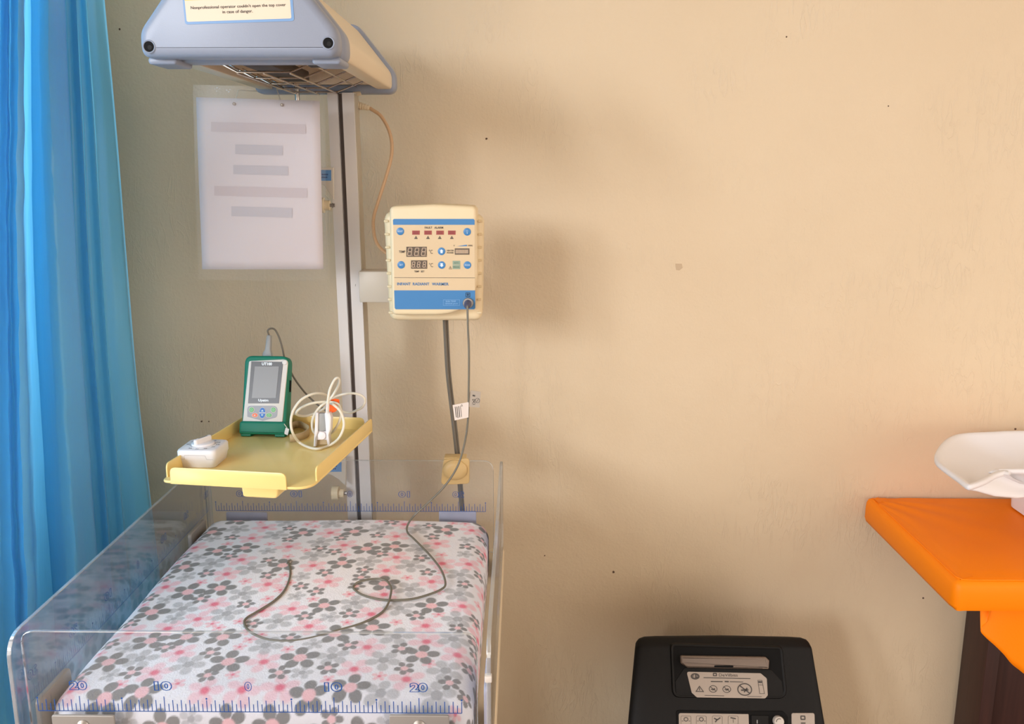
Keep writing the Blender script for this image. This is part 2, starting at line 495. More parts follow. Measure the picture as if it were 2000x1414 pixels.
def thing(name, label, cat, loc, group=None, rz=0.0):
    o = bpy.data.objects.new(name, None); col.objects.link(o)
    o.empty_display_size = 0.05
    o.location = loc; o.rotation_euler = (0, 0, rz)
    o['label'] = label; o['category'] = cat
    if group: o['group'] = group
    ROOTS[o.name] = Matrix.Translation(Vector(loc)) @ Matrix.Rotation(rz, 4, 'Z')
    return o

def tag(o, label, cat, group=None):
    o['label'] = label; o['category'] = cat
    if group: o['group'] = group
    return o

# ------------------------------------------------------------------ the room
WALL_Y, WALL_X = 1.85, -0.95
def struct(o, label=None):
    o['kind'] = 'structure'
    if label: o['label'] = label
    return o

wall = struct(MB().box((WALL_X, WALL_Y, 0), (5.0, WALL_Y + 0.12, 2.8)).build('wall_back', M_WALL, smooth=0), 'cream plastered wall behind the warmer')
struct(MB().box((WALL_X - 0.2, -8.0, -0.1), (5.0, WALL_Y + 0.12, 0)).build('floor', M_FLOOR, smooth=0), 'brown cement floor')
struct(MB().box((WALL_X - 0.2, -5.0, 2.8), (2.6, WALL_Y + 0.12, 2.9)).build('ceiling', M_CEIL, smooth=0), 'pale painted ceiling')
# left wall with three window openings; the far one lies behind the curtain
lw = MB()
ops = [(-1.75, 0.62, 0.86, 2.45), (0.72, 1.34, 0.74, 2.16)]
ys = [-5.0] + [v for o_ in ops for v in o_[:2]] + [WALL_Y]
for i in range(0, len(ys), 2): lw.box((WALL_X - 0.1, ys[i], 0), (WALL_X, ys[i + 1], 2.8))
for (a, b_, z0, z1) in ops:
    lw.box((WALL_X - 0.1, a, 0), (WALL_X, b_, z0)); lw.box((WALL_X - 0.1, a, z1), (WALL_X, b_, 2.8))
struct(lw.build('wall_left', M_WALL, smooth=0), 'cream side wall with windows')
for k, (a, b_, z0, z1) in enumerate(ops):
    f = MB()
    for (p, q) in (((a, z0), (a + 0.018, z1)), ((b_ - 0.018, z0), (b_, z1)), ((a, z0), (b_, z0 + 0.02)), ((a, z1 - 0.02), (b_, z1))):
        f.box((WALL_X - 0.03, p[0], p[1]), (WALL_X - 0.005, q[0], q[1]))
    struct(f.build('window_%d' % (k + 1), M_FRAME, smooth=0), 'painted window frame in the side wall')

# marks on the wall
WF = front(WALL_Y)
def wall_mark(name, px, py, rpx, m, shape=None):
    u, v = on(WF, px, py); s = 1.9 / FPX
    if shape: pts = [(u + a * s, v + b * s) for a, b in shape]
    else: pts = [(u + rpx * s * math.cos(a) * random.uniform(0.7, 1.15), v + rpx * s * math.sin(a) * random.uniform(0.7, 1.15)) for a in [2 * math.pi * i / 9 for i in range(9)]]
    MB().slab(pts, 0.0, 0.0006, WF).build(name, m, wall, smooth=0)
wall_mark('paint_chip', 1326, 521, 0, M_CHIP, [(-7, 6), (5, 6), (7, -2), (1, -7), (-5, -6)])
for (px, py, r) in ((1198, 1117, 3.0), (950, 271, 2.4), (1803, 1168, 2.2), (234, 57, 2.0), (1536, 72, 1.6), (1983, 838, 2.2), (394, 823, 2.0), (408, 823, 1.6), (1735, 207, 1.4), (1064, 1085, 1.5)):
    wall_mark('nail_hole', px, py, r, M_DUST)

# ------------------------------------------------------------------ curtain
def curtain():
    # pleat lines: photograph x near the top, x near the bottom, distance
    cols = [(-420, -470, 0.95), (-330, -380, 1.10), (-240, -280, 1.06), (-150, -185, 1.21), (-90, -120, 1.19), (-40, -60, 1.33), (-8, -18, 1.315),
            (8, 12, 1.345), (20, 34, 1.335), (26, 46, 1.355), (38, 58, 1.33), (51, 76, 1.345),
            (53, 80, 1.43), (60, 108, 1.47), (66, 118, 1.44), (78, 140, 1.405), (96, 160, 1.40), (112, 182, 1.43), (124, 205, 1.46),
            (125, 207, 1.51), (135, 220, 1.515), (146, 233, 1.505), (147.5, 235, 1.55), (157, 250, 1.555), (167, 265, 1.55),
            (168.5, 268, 1.595), (186, 295, 1.605), (203, 326, 1.625), (206, 330, 1.66), (203, 327, 1.72), (196, 318, 1.78), (190, 310, 1.835)]  # last columns: unseen return to the wall, added to block window light
    zt, zb = 2.55, 0.12
    def at_z(px0, px1, Y, z):
        # pleats fall in straight lines spreading downwards: X at the photograph's top and near its bottom, then along the line
        a = P(px0, 0, Y=Y); b = P(px1, 1250, Y=Y)
        t = (z - a.z) / (b.z - a.z)
        bow = 0.010 * math.sin(max(0, min(1, t)) * math.pi)
        return Vector((a.x + (b.x - a.x) * t - bow, Y, z))
    nz = 130
    rows = []
    for k in range(nz + 1):
        z = zt + (zb - zt) * k / nz
        ctrl = [at_z(c[0], c[1], c[2], z) for c in cols]
        sm_ = spline(ctrl, 6); pts = []
        for i in range(len(ctrl) - 1):
            for k_ in range(6): pts.append(ctrl[i].lerp(ctrl[i + 1], k_ / 6).lerp(sm_[i * 6 + k_], 0.35))
        pts.append(ctrl[-1])
        row = []
        for i, p in enumerate(pts):
            q = Vector((p.x, p.y, z))
            far = min(1.0, max(0.0, (1.50 - p.y) / 0.12))
            crumple = noise.noise(Vector((p.y * 10, p.x * 8, z * 2.2))) * 0.006 + noise.noise(Vector((p.y * 30, 3, z * 6))) * 0.0014 * (0.4 + far)
            crumple += far * noise.noise(Vector((p.y * 24 + z * 9, 7, z * 17))) * 0.0035
            q.x += crumple
            row.append(tuple(q))
        rows.append(row)
    mb = MB(); mb.loft(rows, closed=False, cap0=False, cap1=False)
    th = thing('curtain', 'bright blue satin curtain hanging in loose pleats beside the warmer bed', 'curtain', (WALL_X + 0.2, 1.4, 0.12))
    mb.build('cloth', M_CURT, th, smooth=80, recalc=False)
    rod = MB().cyl((WALL_X + 0.14, 0.55, 2.57), (WALL_X + 0.14, 1.84, 2.57), 0.012)
    rod.build('curtain_rod', M_STEEL, th)
curtain()

# ------------------------------------------------------------------ infant warmer
BX = -0.317                                         # centre line of the bed
YF, YB = 0.949, 1.569                               # front and back panels
warm = thing('infant_warmer', 'infant radiant warmer with clear-walled bed, white post, heater hood and control box', 'infant warmer', (BX, 1.30, 0))

# bed deck, pedestal and wheeled base below the frame
deck = MB().box((BX - 0.285, 0.915, 0.765), (BX + 0.285, 1.60, 0.80), 0.008).build('bed_deck', M_CREAM2, warm)
MB().box((BX - 0.06, 1.22, 0.12), (BX + 0.06, 1.34, 0.765), 0.01).build('pedestal', M_CREAM2, warm)
base = MB(); base.box((BX - 0.27, 0.98, 0.09), (BX - 0.21, 1.68, 0.13), 0.008); base.box((BX + 0.21, 0.98, 0.09), (BX + 0.27, 1.68, 0.13), 0.008)
base.box((BX - 0.24, 1.24, 0.095), (BX + 0.24, 1.32, 0.125), 0.006); base.box((BX - 0.24, 1.60, 0.095), (BX + 0.24, 1.67, 0.125), 0.006)
bs = base.build('wheel_base', M_CREAM2, warm)
for sx in (-0.24, 0.24):
    for y in (1.0, 1.65):
        MB().cyl((BX + sx - 0.012, y, 0.045), (BX + sx + 0.012, y, 0.045), 0.045).build('castor', M_RUBBER, bs)

# post: slotted white profile
post_x0, post_x1, PY = -0.3335, -0.2875, 1.615
w_ = post_x1 - post_x0
prof = [(0, 0), (0.0175, 0), (0.0175, 0.010), (0.0255, 0.010), (0.0255, 0), (w_, 0), (w_, 0.046), (0, 0.046)]
prof = [(post_x0 + a, PY + b) for a, b in prof]
lean = 0.006
def lofted_post(outline, z0, z1):
    mb = MB(); rings = []
    for z in (z0, z1):
        dx = -lean * (z - 1.02) / 0.75
        rings.append([(x + dx, y, z) for x, y in outline])
    return mb.loft(rings)
post = lofted_post(prof, 0.10, 1.634).build('post', M_ALU, warm, smooth=20)
lofted_post([(post_x0 + 0.0178, PY + 0.0096), (post_x0 + 0.0252, PY + 0.0096), (post_x0 + 0.0252, PY + 0.0094), (post_x0 + 0.0178, PY + 0.0094)], 0.11, 1.633).build('slot_shade', M_SLOT, post, smooth=0)  # dark sheet puts the slot's shade into colour
lofted_post([(post_x1 - 0.0004, PY + 0.004), (post_x1 + 0.0012, PY + 0.004), (post_x1 + 0.0012, PY + 0.042), (post_x1 - 0.0004, PY + 0.042)], 0.11, 1.633).build('side_strip', M_ALUS, post, smooth=0)  # right side of the post in a darker tan
tk = on(front(PY), 694, 557)
MB().line((tk[0], tk[1] - 0.002), (tk[0] + 0.0005, tk[1] + 0.002), 0.0006, 0.0004, front(PY)).build('scuff_mark', M_DKINK, post, smooth=0)

# --- heater hood
HY0, HY1 = 1.15, 1.672
HF = front(HY0)
hc, hb = on(HF, 466, 113)
def hood_outline(k=0.0):
    g = 0.958
    pts = [(-0.1285, 0.0), (0.1285, 0.0), (0.1285, 0.034), (0.062, 0.118), (-0.062, 0.118), (-0.1285, 0.034)]
    o = round_poly([(hc + a * g, hb + b * g) for a, b in pts], [0.014, 0.014, 0.03, 0.025, 0.025, 0.03], 5)
    return inset(o, k) if k else o
ho = hood_outline()
# sheet body, open below
def hood_sheet(k):
    o = hood_outline(k)
    i0 = min(range(len(o)), key=lambda i: abs(o[i][0] - (hc - 0.06)) * 10 + abs(o[i][1] - hb) * 50 if False else (o[i][0] - (hc - 0.12)) ** 2 + (o[i][1] - hb) ** 2)
    i1 = min(range(len(o)), key=lambda i: (o[i][0] - (hc + 0.12)) ** 2 + (o[i][1] - hb) ** 2)
    n = len(o); idx = []; i = i1
    while True:
        idx.append(o[i])
        if i == i0: break
        i = (i + 1) % n
    return idx
so = hood_sheet(0.004); si = hood_sheet(0.0065)
lip = 0.022
so = [(so[0][0] - lip, so[0][1])] + so + [(so[-1][0] + lip, so[-1][1])]
si = [(si[0][0] - lip, si[0][1])] + si + [(si[-1][0] + lip, si[-1][1])]
ring = so + list(reversed(si))
hood = MB().loft([[(x, y, -0.050) for x, y in ring], [(x, y, -(HY1 - HY0) + 0.02) for x, y in ring]], HF).build('heater_hood', M_CREAM2, warm, smooth=50)
# front cap: stepped blue-grey moulding
cap = MB()
rings = []
for (ins, w) in ((0.010, -0.085), (0.002, -0.083), (0.0, -0.078), (0.0, -0.045), (0.0035, -0.040), (0.0035, -0.034), (0.001, -0.029), (0.001, -0.010), (0.003, -0.0045), (0.007, -0.001), (0.012, 0.0)):
    rings.append([(x, y, w) for x, y in inset(ho, ins)])
cap.loft(rings, HF, cap0=False)
frontcap = cap.build('front_cap', M_CAP, hood, smooth=50)
for sx in (-1, 1):
    MB().slab(rrect(hc + sx * 0.103, hb - 0.0005, 0.036, 0.009, 0.004), -0.080, -0.022, HF, bev=0.003, back=0.003).build('cap_foot', M_CAP, hood)
inner = MB(); oo = inset(ho, 0.010)
inner.slab(oo, -0.052, -0.048, HF); inner.build('cap_back', M_CAP, hood, smooth=0)
rear = MB(); rr_ = inset(ho, -0.002)
rear.slab(rr_, -(HY1 - HY0), -(HY1 - HY0) + 0.030, HF, bev=0.006, back=0.004)
rear.build('rear_cap', M_CAP, hood, smooth=50)
for px, py in ((291, 91), (641, 84)):
    u, v = on(HF, px, py)
    h = MB(); h.slab(circ(u, v, 0.0066, 24), 0.0, 0.0003, HF); h.build('screw_hole_shade', M_BLKDK, hood, smooth=0)  # flat disc, the hole's shade put into its colour
    MB().loft([[(x, y, 0.0) for x, y in circ(u, v, 0.0082, 24)], [(x, y, 0.0008) for x, y in circ(u, v, 0.0074, 24)], [(x, y, 0.0004) for x, y in circ(u, v, 0.0064, 24)]], HF, False, False).build('hole_rim', M_CAP, hood)
    MB().slab(circ(u + 0.001, v - 0.001, 0.0028, 12), 0.0003, 0.0006, HF).build('screw', M_BLKPL, hood, smooth=0)  # screw coloured near-black to match the shade of its hole
# warning label, slightly askew
la, lb, lc = Vector(on(HF, 362, 48)), Vector(on(HF, 575, 41)), Vector(on(HF, 366, 0))
lu = (lb - la).normalized(); lv = Vector((-lu.y, lu.x)); lw_ = (lb - la).length
LO = HF @ Vector((la.x, la.y, 0)); LU = HF.to_3x3() @ Vector((lu.x, lu.y, 0)); LV = HF.to_3x3() @ Vector((lv.x, lv.y, 0))
LM = frame(LO, LU, LV); lh = 0.056
lbl = MB().slab(rrect(lw_ / 2, lh / 2, lw_, lh, 0.003), 0.0, 0.0005, LM).build('warning_label', mat('label_blue_edge', (104, 144, 190), 0.4), hood, smooth=0)
MB().flat(rrect(lw_ / 2 - 0.0005, lh / 2 + 0.0005, lw_ - 0.0055, lh - 0.005, 0.002), 0.0006, LM).build('label_field', M_LABEL, hood, smooth=0)
y0 = 0.0275
MB().flat([(0.0023, y0), (lw_ - 0.0033, y0), (lw_ - 0.0033, lh - 0.003), (0.0023, lh - 0.003)], 0.0007, LM).build('label_band', M_YEL, hood, smooth=0)
tx = MB(); tx.text('WARNING', lw_ / 2, y0 + 0.0082, 0.0009, 0.030, 0.0072, LM, bold=0.03)
tx.text("Nonprofessional operator couldn't open the top cover", lw_ * 0.5, 0.0185, 0.0009, 0.116, 0.0046, LM, bold=0.012)
tx.text('in case of danger.', lw_ * 0.49, 0.0125, 0.0009, 0.037, 0.0045, LM, bold=0.012)
for cx in (0.013, lw_ - 0.013):
    tri = [(cx - 0.0055, y0 + 0.002), (cx + 0.0055, y0 + 0.002), (cx, y0 + 0.0115)]
    tx.ringbar(tri, 0.0007, 0.0009, LM); tx.line((cx, y0 + 0.0035), (cx, y0 + 0.008), 0.0009, 0.0009, LM)
tx.build('label_lettering', M_BLACK, hood, smooth=0)
# inside: reflector trough, heater block, tube and socket
ref = MB(); prof_r = []
for i in range(15):
    a = math.pi * i / 14
    prof_r.append((hc + 0.092 * math.cos(a), hb + 0.006 + 0.075 * math.sin(a)))
prof_r2 = [(x * 1.0 + (x - hc) * 0.02, y + 0.002) for x, y in prof_r]
ref.loft([[(x, y, -0.06) for x, y in prof_r + prof_r2[::-1]], [(x, y, -0.49) for x, y in prof_r + prof_r2[::-1]]], HF)
ref.build('reflector', M_REFL, hood, smooth=50)
MB().slab(inset(ho, 0.012), -0.486, -0.482, HF).build('added_bright_plate', M_REFL, hood, smooth=0)  # bright plate added so the hood interior looks lit
hbk = MB(); hbk.box((hc - 0.055, HY0 + 0.09, hb + 0.012), (hc - 0.012, HY1 - 0.09, hb + 0.030), 0.004)
hbk.build('heating_element', M_HEAT, hood)
MB().box((hc + 0.050, HY0 + 0.105, hb + 0.006), (hc + 0.082, HY0 + 0.165, hb + 0.024), 0.003).build('lamp_socket', M_BLKPL, hood)
MB().cyl((hc + 0.066, HY0 + 0.165, hb + 0.036), (hc + 0.066, HY1 - 0.07, hb + 0.036), 0.007).build('lamp_tube', M_WHITE, hood)
# wire guard: bent cross wires and long wires
g0 = hb - 0.0025
gl_, gr_ = -0.392, -0.319
def u_wire(y): return [(hc - 0.086, y, g0 + 0.022), (gl_, y, g0), (gr_, y, g0), (hc + 0.086, y, g0 + 0.022)]
for y in (1.285, 1.365, 1.45, 1.53, 1.606):
    MB().tube(u_wire(y), 0.0015, 6).build('guard_wire', M_CHROME, hood)
for x, dz in ((gl_, -0.002), ((gl_ + gr_) / 2, -0.002), (gr_, -0.002), (hc - 0.066, 0.011), (hc + 0.058, 0.011)):
    MB().tube([(x, 1.285, g0 + dz), (x, 1.63, g0 + dz)], 0.0014, 6).build('guard_wire', M_CHROME, hood)
# a short chromed rod between hood and post bracket, seen under the hood
rp = P(577, 185, Y=1.60)
MB().cyl((rp.x, 1.612, hb + 0.01), (rp.x, 1.612, 1.42), 0.0042, 12).build('support_rod', M_CHROME, warm)
# hood strain relief and lead to the control box
p0 = P(699, 206, Y=1.655); p1 = P(722, 211, Y=1.655)
plug = MB()
for i in range(5):
    a = p0.lerp(p1, i / 5); b_ = p0.lerp(p1, i / 5 + 0.13); plug.cyl(a, b_, 0.0075 - i * 0.0006, 10)
plug.tube([p0, p1], [0.0052, 0.004], 8)
plug.cyl(P(690, 183, Y=1.645), P(705, 182, Y=1.645), 0.004, 10)
lead_pts = [p1, P(745, 228, Y=1.655), P(762, 262, Y=1.655), P(765, 300, Y=1.65), P(754, 345, Y=1.64), P(738, 395, Y=1.63), P(729, 430, Y=1.62), P(732, 465, Y=1.615), P(742, 484, Y=1.61), P(758, 497, Y=1.60)]
lead = MB().tube(spline(lead_pts, 6), 0.0031, 8).build('hood_lead', M_CABLE_B, warm)
plug.build('strain_relief', M_CREAM2, lead)

# --- brackets and knobs on the left of the post
def side_arm(ytop, ybot, xl_px, post_px, name, lbl_box, curve):
    Yb = 1.600; F = front(Yb)
    q = lambda x, y: on(F, x, y)
    pts = [q(xl_px, ytop), q(post_px, ytop), q(post_px, ybot)] + [q(*c) for c in curve]
    o = MB().slab(ccw(pts), -0.004, 0.004, F, bev=0.001).build(name, M_OFFW, warm, smooth=30)
    a, b_, c, d = lbl_box
    MB().flat([q(a, b_), q(c, b_), q(c, d), q(a, d)], 0.0044, F).build('load_label', mat('label_blue', (96, 142, 190), 0.4), o, smooth=0)
    m = MB()
    for yy, k0, k1 in ((0.42, 0.35, 0.8), (0.68, 0.25, 0.75)):
        y = b_ + (d - b_) * yy
        for j in range(6):
            s0 = k0 + (k1 - k0) * j / 6; s1 = s0 + (k1 - k0) / 9
            m.flat([q(a + (c - a) * s0, y - 1.4), q(a + (c - a) * s1, y - 1.4), q(a + (c - a) * s1, y + 1.4), q(a + (c - a) * s0, y + 1.4)], 0.0047, F)
    m.build('label_print', mat('navy_ink', (40, 60, 110), 0.5), o, smooth=0)
    return o
arm_u = side_arm(327, 389, 560, 652, 'notice_arm', (620, 332, 648, 353), [(634, 362), (620, 358), (560, 356)])
arm_l = side_arm(893, 948, 520, 676, 'tray_arm', (628, 901, 668, 920), [(662, 935), (648, 926), (630, 923), (520, 930)])
def knob(px, py, big):
    c = P(px, py, Y=1.598); m = MB()
    k = 1.0
    end = post_x0 - 0.0015
    m.cyl((c.x - 0.018, c.y, c.z), (c.x - 0.006, c.y, c.z), 0.0135 * k, 24)
    m.cyl((c.x - 0.006, c.y, c.z), (c.x + 0.004, c.y, c.z), 0.0088 * k, 20)
    o = m.build('clamp_knob', M_CREAM, warm)
    MB().cyl((c.x + 0.004, c.y, c.z), (post_x0 + 0.004, c.y + 0.0, c.z), 0.0032, 10).build('knob_screw', M_STEEL, o)
    for s in (1,):
        MB().cyl((c.x + 0.008, c.y, c.z), (c.x + 0.0095, c.y, c.z), 0.0045, 10).build('washer', M_STEEL, o)
knob(640, 401, False)
knob(668, 963, True)

# --- control box
CY = 1.500
CF = front(CY)
cq = lambda x, y: on(CF, x, y)
def cpoly(lst, r, n=4): return round_poly([cq(*p) for p in lst], r, n)
cb = MB(); CBF = front(CY + 0.030)
outl = round_poly([on(CBF, *p) for p in ((748, 412), (944, 420), (941, 627), (760, 627))], [0.016, 0.014, 0.018, 0.018], 6)
cb.slab(outl, -0.055, 0.0, CBF, bev=0.010, back=0.006, n=4)
cbox = cb.build('control_box', M_CREAM, warm, smooth=50)
bz = MB(); outl2 = cpoly([(760, 403), (847, 399), (930, 403), (934, 616), (765, 616)], [0.010, 0.12, 0.010, 0.010, 0.010], 6)
bz.slab(outl2, -0.06, 0.0, CF, bev=0.006, n=4)
bz.build('bezel', M_CREAM, cbox, smooth=50)
ribmesh = None
for k in range(8):
    for side in (0, 1):
        y = 432 + k * 25.5
        px = (754.5 + 9.0 * (k / 7.0)) if side == 0 else (938 - 2.0 * (k / 7.0))
        u, v = on(front(CY + 0.03), px, y)
        if ribmesh is None:
            r_ = MB().slab(rrect(0, 0, 0.0085, 0.0042, 0.002, 3), -0.003, 0.0018, bev=0.0012, n=2)
            o = r_.build('rib', M_CREAM, None); ribmesh = o.data; o.parent = cbox
        else:
            o = bpy.data.objects.new('rib', ribmesh); col.objects.link(o); o.parent = cbox
        o.matrix_local = W_INV(cbox) @ (Matrix.Translation(Vector((u, CY + 0.03, v))) @ CF.to_3x3().to_4x4())
# face print
def cpart(name, m): return lambda mb: mb.build(name, m, cbox, smooth=0)
fp = cpoly([(768, 428), (927, 428), (928, 604), (771, 604)], 0.004)
MB().slab(fp, 0.0, 0.0006, CF).build('face_plate', M_FACE, cbox, smooth=0)
MB().flat([cq(767.5, 430), cq(769.5, 427.5), cq(925, 427.5), cq(927, 430), cq(927, 439), cq(768, 439)], 0.0008, CF).build('blue_band', M_BLUE, cbox, smooth=0)
MB().flat([cq(770, 567), cq(928, 567), cq(928.5, 601), cq(926.5, 604), cq(773, 604), cq(771, 601)], 0.0008, CF).build('blue_band', M_BLUE, cbox, smooth=0)
pxs = 0.000858                                     # metres per photograph pixel on this face
def ctext(mb, s, x, y, wpx, hpx, bold=0.0, h=0.0012):
    u, v = cq(x, y); mb.text(s, u, v, h, wpx * pxs if wpx else None, hpx * pxs, CF, bold=bold)
ink = MB()
ctext(ink, 'FAULT', 837, 444.5, 14.5, 4, 0.02); ctext(ink, 'ALARM', 857, 444.5, 17, 4, 0.02)
ctext(ink, 'TEMP', 785.5, 491.5, 12.5, 4.5, 0.015)
ctext(ink, '\u00b0C', 841.5, 491.5, 7.5, 8, 0.0); ctext(ink, '\u00b0C', 842, 517.5, 7.5, 8, 0.0)
ctext(ink, 'HEATER', 879.5, 489.2, 13.5, 3.0, 0.015); ctext(ink, 'POWER', 879.5, 493.6, 13, 3.0, 0.015)
ctext(ink, 'TEMP', 814, 530, 9.5, 3.4, 0.02); ctext(ink, 'SET', 825.5, 530, 7, 3.4, 0.02)
ctext(ink, '0', 887, 479.5, 1.8, 3, 0.0); ctext(ink, '100%', 918.5, 479.5, 9, 3, 0.01)
ink.line(cq(770.5, 542), cq(928, 542.6), 0.0006, 0.0011, CF)
for x in (812.5, 836, 859, 882.5):
    tri = [cq(x - 3.5, 466.5), cq(x + 3.5, 466.5), cq(x, 460.5)]
    ink.ringbar(tri, 0.0006, 0.0011, CF); ink.line(cq(x, 465.8), cq(x, 462.6), 0.0006, 0.0011, CF)
    ink.line(cq(x - 2, 465.2), cq(x + 2, 465.2), 0.0008, 0.0011, CF)
ink.ringbar([cq(876.5, 525.5), cq(883, 525.5), cq(879.5, 519.5)], 0.0004, 0.0011, CF); ink.line(cq(879.6, 524.6), cq(879.6, 521.8), 0.0005, 0.0011, CF)
ink.build('face_lettering', M_DKINK, cbox, smooth=0)
nm = MB(); ctext(nm, 'INFANT', 789, 554.3, 26.5, 5.6, 0.02); ctext(nm, 'RADIANT', 822.5, 554.4, 32.5, 5.6, 0.02); ctext(nm, 'WARMER', 860, 554.6, 33, 5.6, 0.02)
nm.build('name_lettering', mat('blue_name_ink', (60, 120, 168), 0.5), cbox, smooth=0)
wt = MB(); ctext(wt, 'SKIN TEMP', 880.5, 588.5, 20, 3.2); ctext(wt, 'SENSOR JACK', 882, 593.2, 25, 3.2)
wt.ringbar(ccw([cq(866, 585), cq(898, 585), cq(898, 596.5), cq(866, 596.5)]), 0.0003, 0.0011, CF)
wt.build('jack_lettering', M_PALEBLUE, cbox, smooth=0)
for k, x in enumerate((812.5, 836, 859.5, 882.5)):
    o = MB().slab([cq(x - 7.3, 450.3), cq(x + 7.3, 450.3), cq(x + 7.3, 458.3), cq(x - 7.3, 458.3)], 0.0005, 0.0012, CF).build('alarm_lamp', M_RED, cbox, smooth=0)
t_ = MB()
for x in (812.5, 836, 859.5, 882.5):
    for yy in (453.0, 455.8): t_.line(cq(x - 5, yy), cq(x + 5, yy), 0.0009, 0.0014, CF)
t_.build('lamp_lettering', mat('dark_red_ink', (118, 46, 44), 0.5), cbox, smooth=0)
for (y, nme) in ((513.2, 'AUTO'), (521.5, 'MANUAL')):
    MB().slab([cq(884.2, y - 3.9), cq(899, y - 3.9), cq(899, y + 3.7), cq(884.2, y + 3.7)], 0.0005, 0.0012, CF).build('mode_lamp', M_GREENLED, cbox, smooth=0)
ml = MB(); ctext(ml, 'AUTO', 891.5, 513.2, 9, 3.4, h=0.0014); ctext(ml, 'MANUAL', 891.5, 521.5, 12, 3.4, h=0.0014)
ml.build('mode_lettering', mat('olive_ink', (86, 100, 74), 0.5), cbox, smooth=0)
for (x, y, s, w) in ((782, 451.7, 'RESET', 10), (912.5, 452.7, '', 0), (783.7, 517.2, 'SET', 7), (913, 517.6, 'MODE', 10), (862.5, 490.7, 'up', 0), (862.8, 517.5, 'dn', 0)):
    wb = MB(); u, v = cq(x, y)
    MB().slab(circ(u, v, 7.4 * pxs, 24), 0.0005, 0.0014, CF, bev=0.0005, n=2).build('button', M_BLUE, cbox)
    if s in ('up', 'dn'):
        k = 1 if s == 'up' else -1
        pts = [(-3.8, 0.6), (0, 4.0), (3.8, 0.6), (2.3, 0.6), (2.3, -3.6), (-2.3, -3.6), (-2.3, 0.6)]
        wb.flat([(u + a * pxs, v + k * b_ * pxs) for a, b_ in pts], 0.0016, CF)
    elif s: ctext(wb, s, x, y, w, 3.2, h=0.0016)
    else:
        wb.ringbar(circ(u, v + 0.0015, 0.0014, 10), 0.0003, 0.0016, CF); wb.flat([(u - 0.0008, v - 0.0012), (u + 0.0008, v - 0.0012), (u, v - 0.0034)], 0.0016, CF)
    wb.build('button_symbol', mat('pale_button_ink', (214, 226, 236), 0.5), cbox, smooth=0)
def display(x0, y0, x1, y1, digits, dw, name):
    MB().slab([cq(x0, y0), cq(x1, y0), cq(x1, y1), cq(x0, y1)], 0.0005, 0.0012, CF).build(name, M_SCREEN, cbox, smooth=0)
    m = MB()
    for (x, h_) in digits:
        yc = (y0 + y1) / 2; hw = dw / 2; hh = h_ / 2; sl = 0.13
        def s(ax, ay): return cq(x + ax + sl * ay, yc - ay)
        t = 0.00095
        for a, b_ in (((-hw, hh), (hw, hh)), ((-hw, 0), (hw, 0)), ((-hw, -hh), (hw, -hh)), ((-hw, hh - .6), (-hw, .6)), ((hw, hh - .6), (hw, .6)), ((-hw, -.6), (-hw, -hh + .6)), ((hw, -.6), (hw, -hh + .6))):
            m.line(s(*a), s(*b_), t, 0.0014, CF)
        d = s(hw + 2.0, -hh); m.flat(circ(d[0], d[1], 0.0006, 8), 0.0014, CF)
    m.build('display_segments', M_SEG, cbox, smooth=0)
display(793.8, 481.8, 833.6, 501.4, ((800.5, 14.5), (814, 14.5), (827.5, 14.5)), 7.0, 'temperature_display')
display(803, 508.4, 834.4, 524.6, ((807.8, 10.5), (817.8, 10.5), (828.8, 10.5)), 4.8, 'set_display')
MB().slab([cq(888.3, 485), cq(916.8, 485), cq(916.8, 497.2), cq(888.3, 497.2)], 0.0005, 0.0012, CF).build('power_display', M_SCREEN, cbox, smooth=0)
m = MB()
for i in range(10):
    x = 891.0 + i * 2.5
    m.flat([cq(x - 0.8, 487.5), cq(x + 0.8, 487.5), cq(x + 0.8, 494.8), cq(x - 0.8, 494.8)], 0.0014, CF)
m.build('power_bars', M_SEG, cbox, smooth=0)
MB().flat([cq(892, 481), cq(912, 477.8), cq(912, 480.6)], 0.0011, CF).build('power_wedge', M_BLUE, cbox, smooth=0)
# patient symbol and socket
m = MB(); m.ringbar(ccw([cq(909.6, 571.4), cq(918.2, 571.4), cq(918.2, 579.8), cq(909.6, 579.8)]), 0.0009, 0.0011, CF)
u, v = cq(913.9, 573.8); m.flat(circ(u, v, 0.0008, 8), 0.0011, CF); m.line(cq(913.9, 574.6), cq(913.9, 578), 0.0017, 0.0011, CF)
m.line(cq(911.5, 575.3), cq(916.3, 575.3), 0.0007, 0.0011, CF)
m.build('patient_symbol', M_BLACK, cbox, smooth=0)
sx, sz = cq(914.3, 591.3)
sk = MB(); sk.loft([[(x, y, w) for x, y in circ(sx, sz, r, 24)] for r, w in ((0.0092, 0.0005), (0.0092, 0.004), (0.0082, 0.006), (0.0066, 0.006))], CF)
sk.build('sensor_socket', M_STEEL, cbox)
# bracket to the post
q0 = P(716, 525, Y=1.64); q1 = P(770, 584, Y=1.64)
MB().box((post_x1 - 0.004, 1.595, q1.z), (q1.x + 0.02, 1.64, q0.z), 0.002).build('box_bracket', M_OFFW, warm)
# mains cable below the box
cab = [P(868, 620, Y=1.57), P(870, 660, Y=1.575), P(874, 730, Y=1.58), P(882, 800, Y=1.588), P(889, 860, Y=1.592), P(894, 910, Y=1.594), P(898, 960, Y=1.594), P(902, 1010, Y=1.594)]
cab += [Vector((cab[-1].x, 1.594, 0.79)), Vector((cab[-1].x - 0.02, 1.62, 0.70)), Vector((cab[-1].x - 0.1, 1.66, 0.4)), Vector((BX, 1.64, 0.14))]
MB().tube(spline(cab, 5), 0.0033, 8).build('mains_cable', M_CABLE_D, warm)
MB().tube(spline([c + Vector((0.0042, 0.003, 0)) for c in cab[:8]], 5), 0.0022, 8).build('earth_cable', M_CABLE_D, warm)

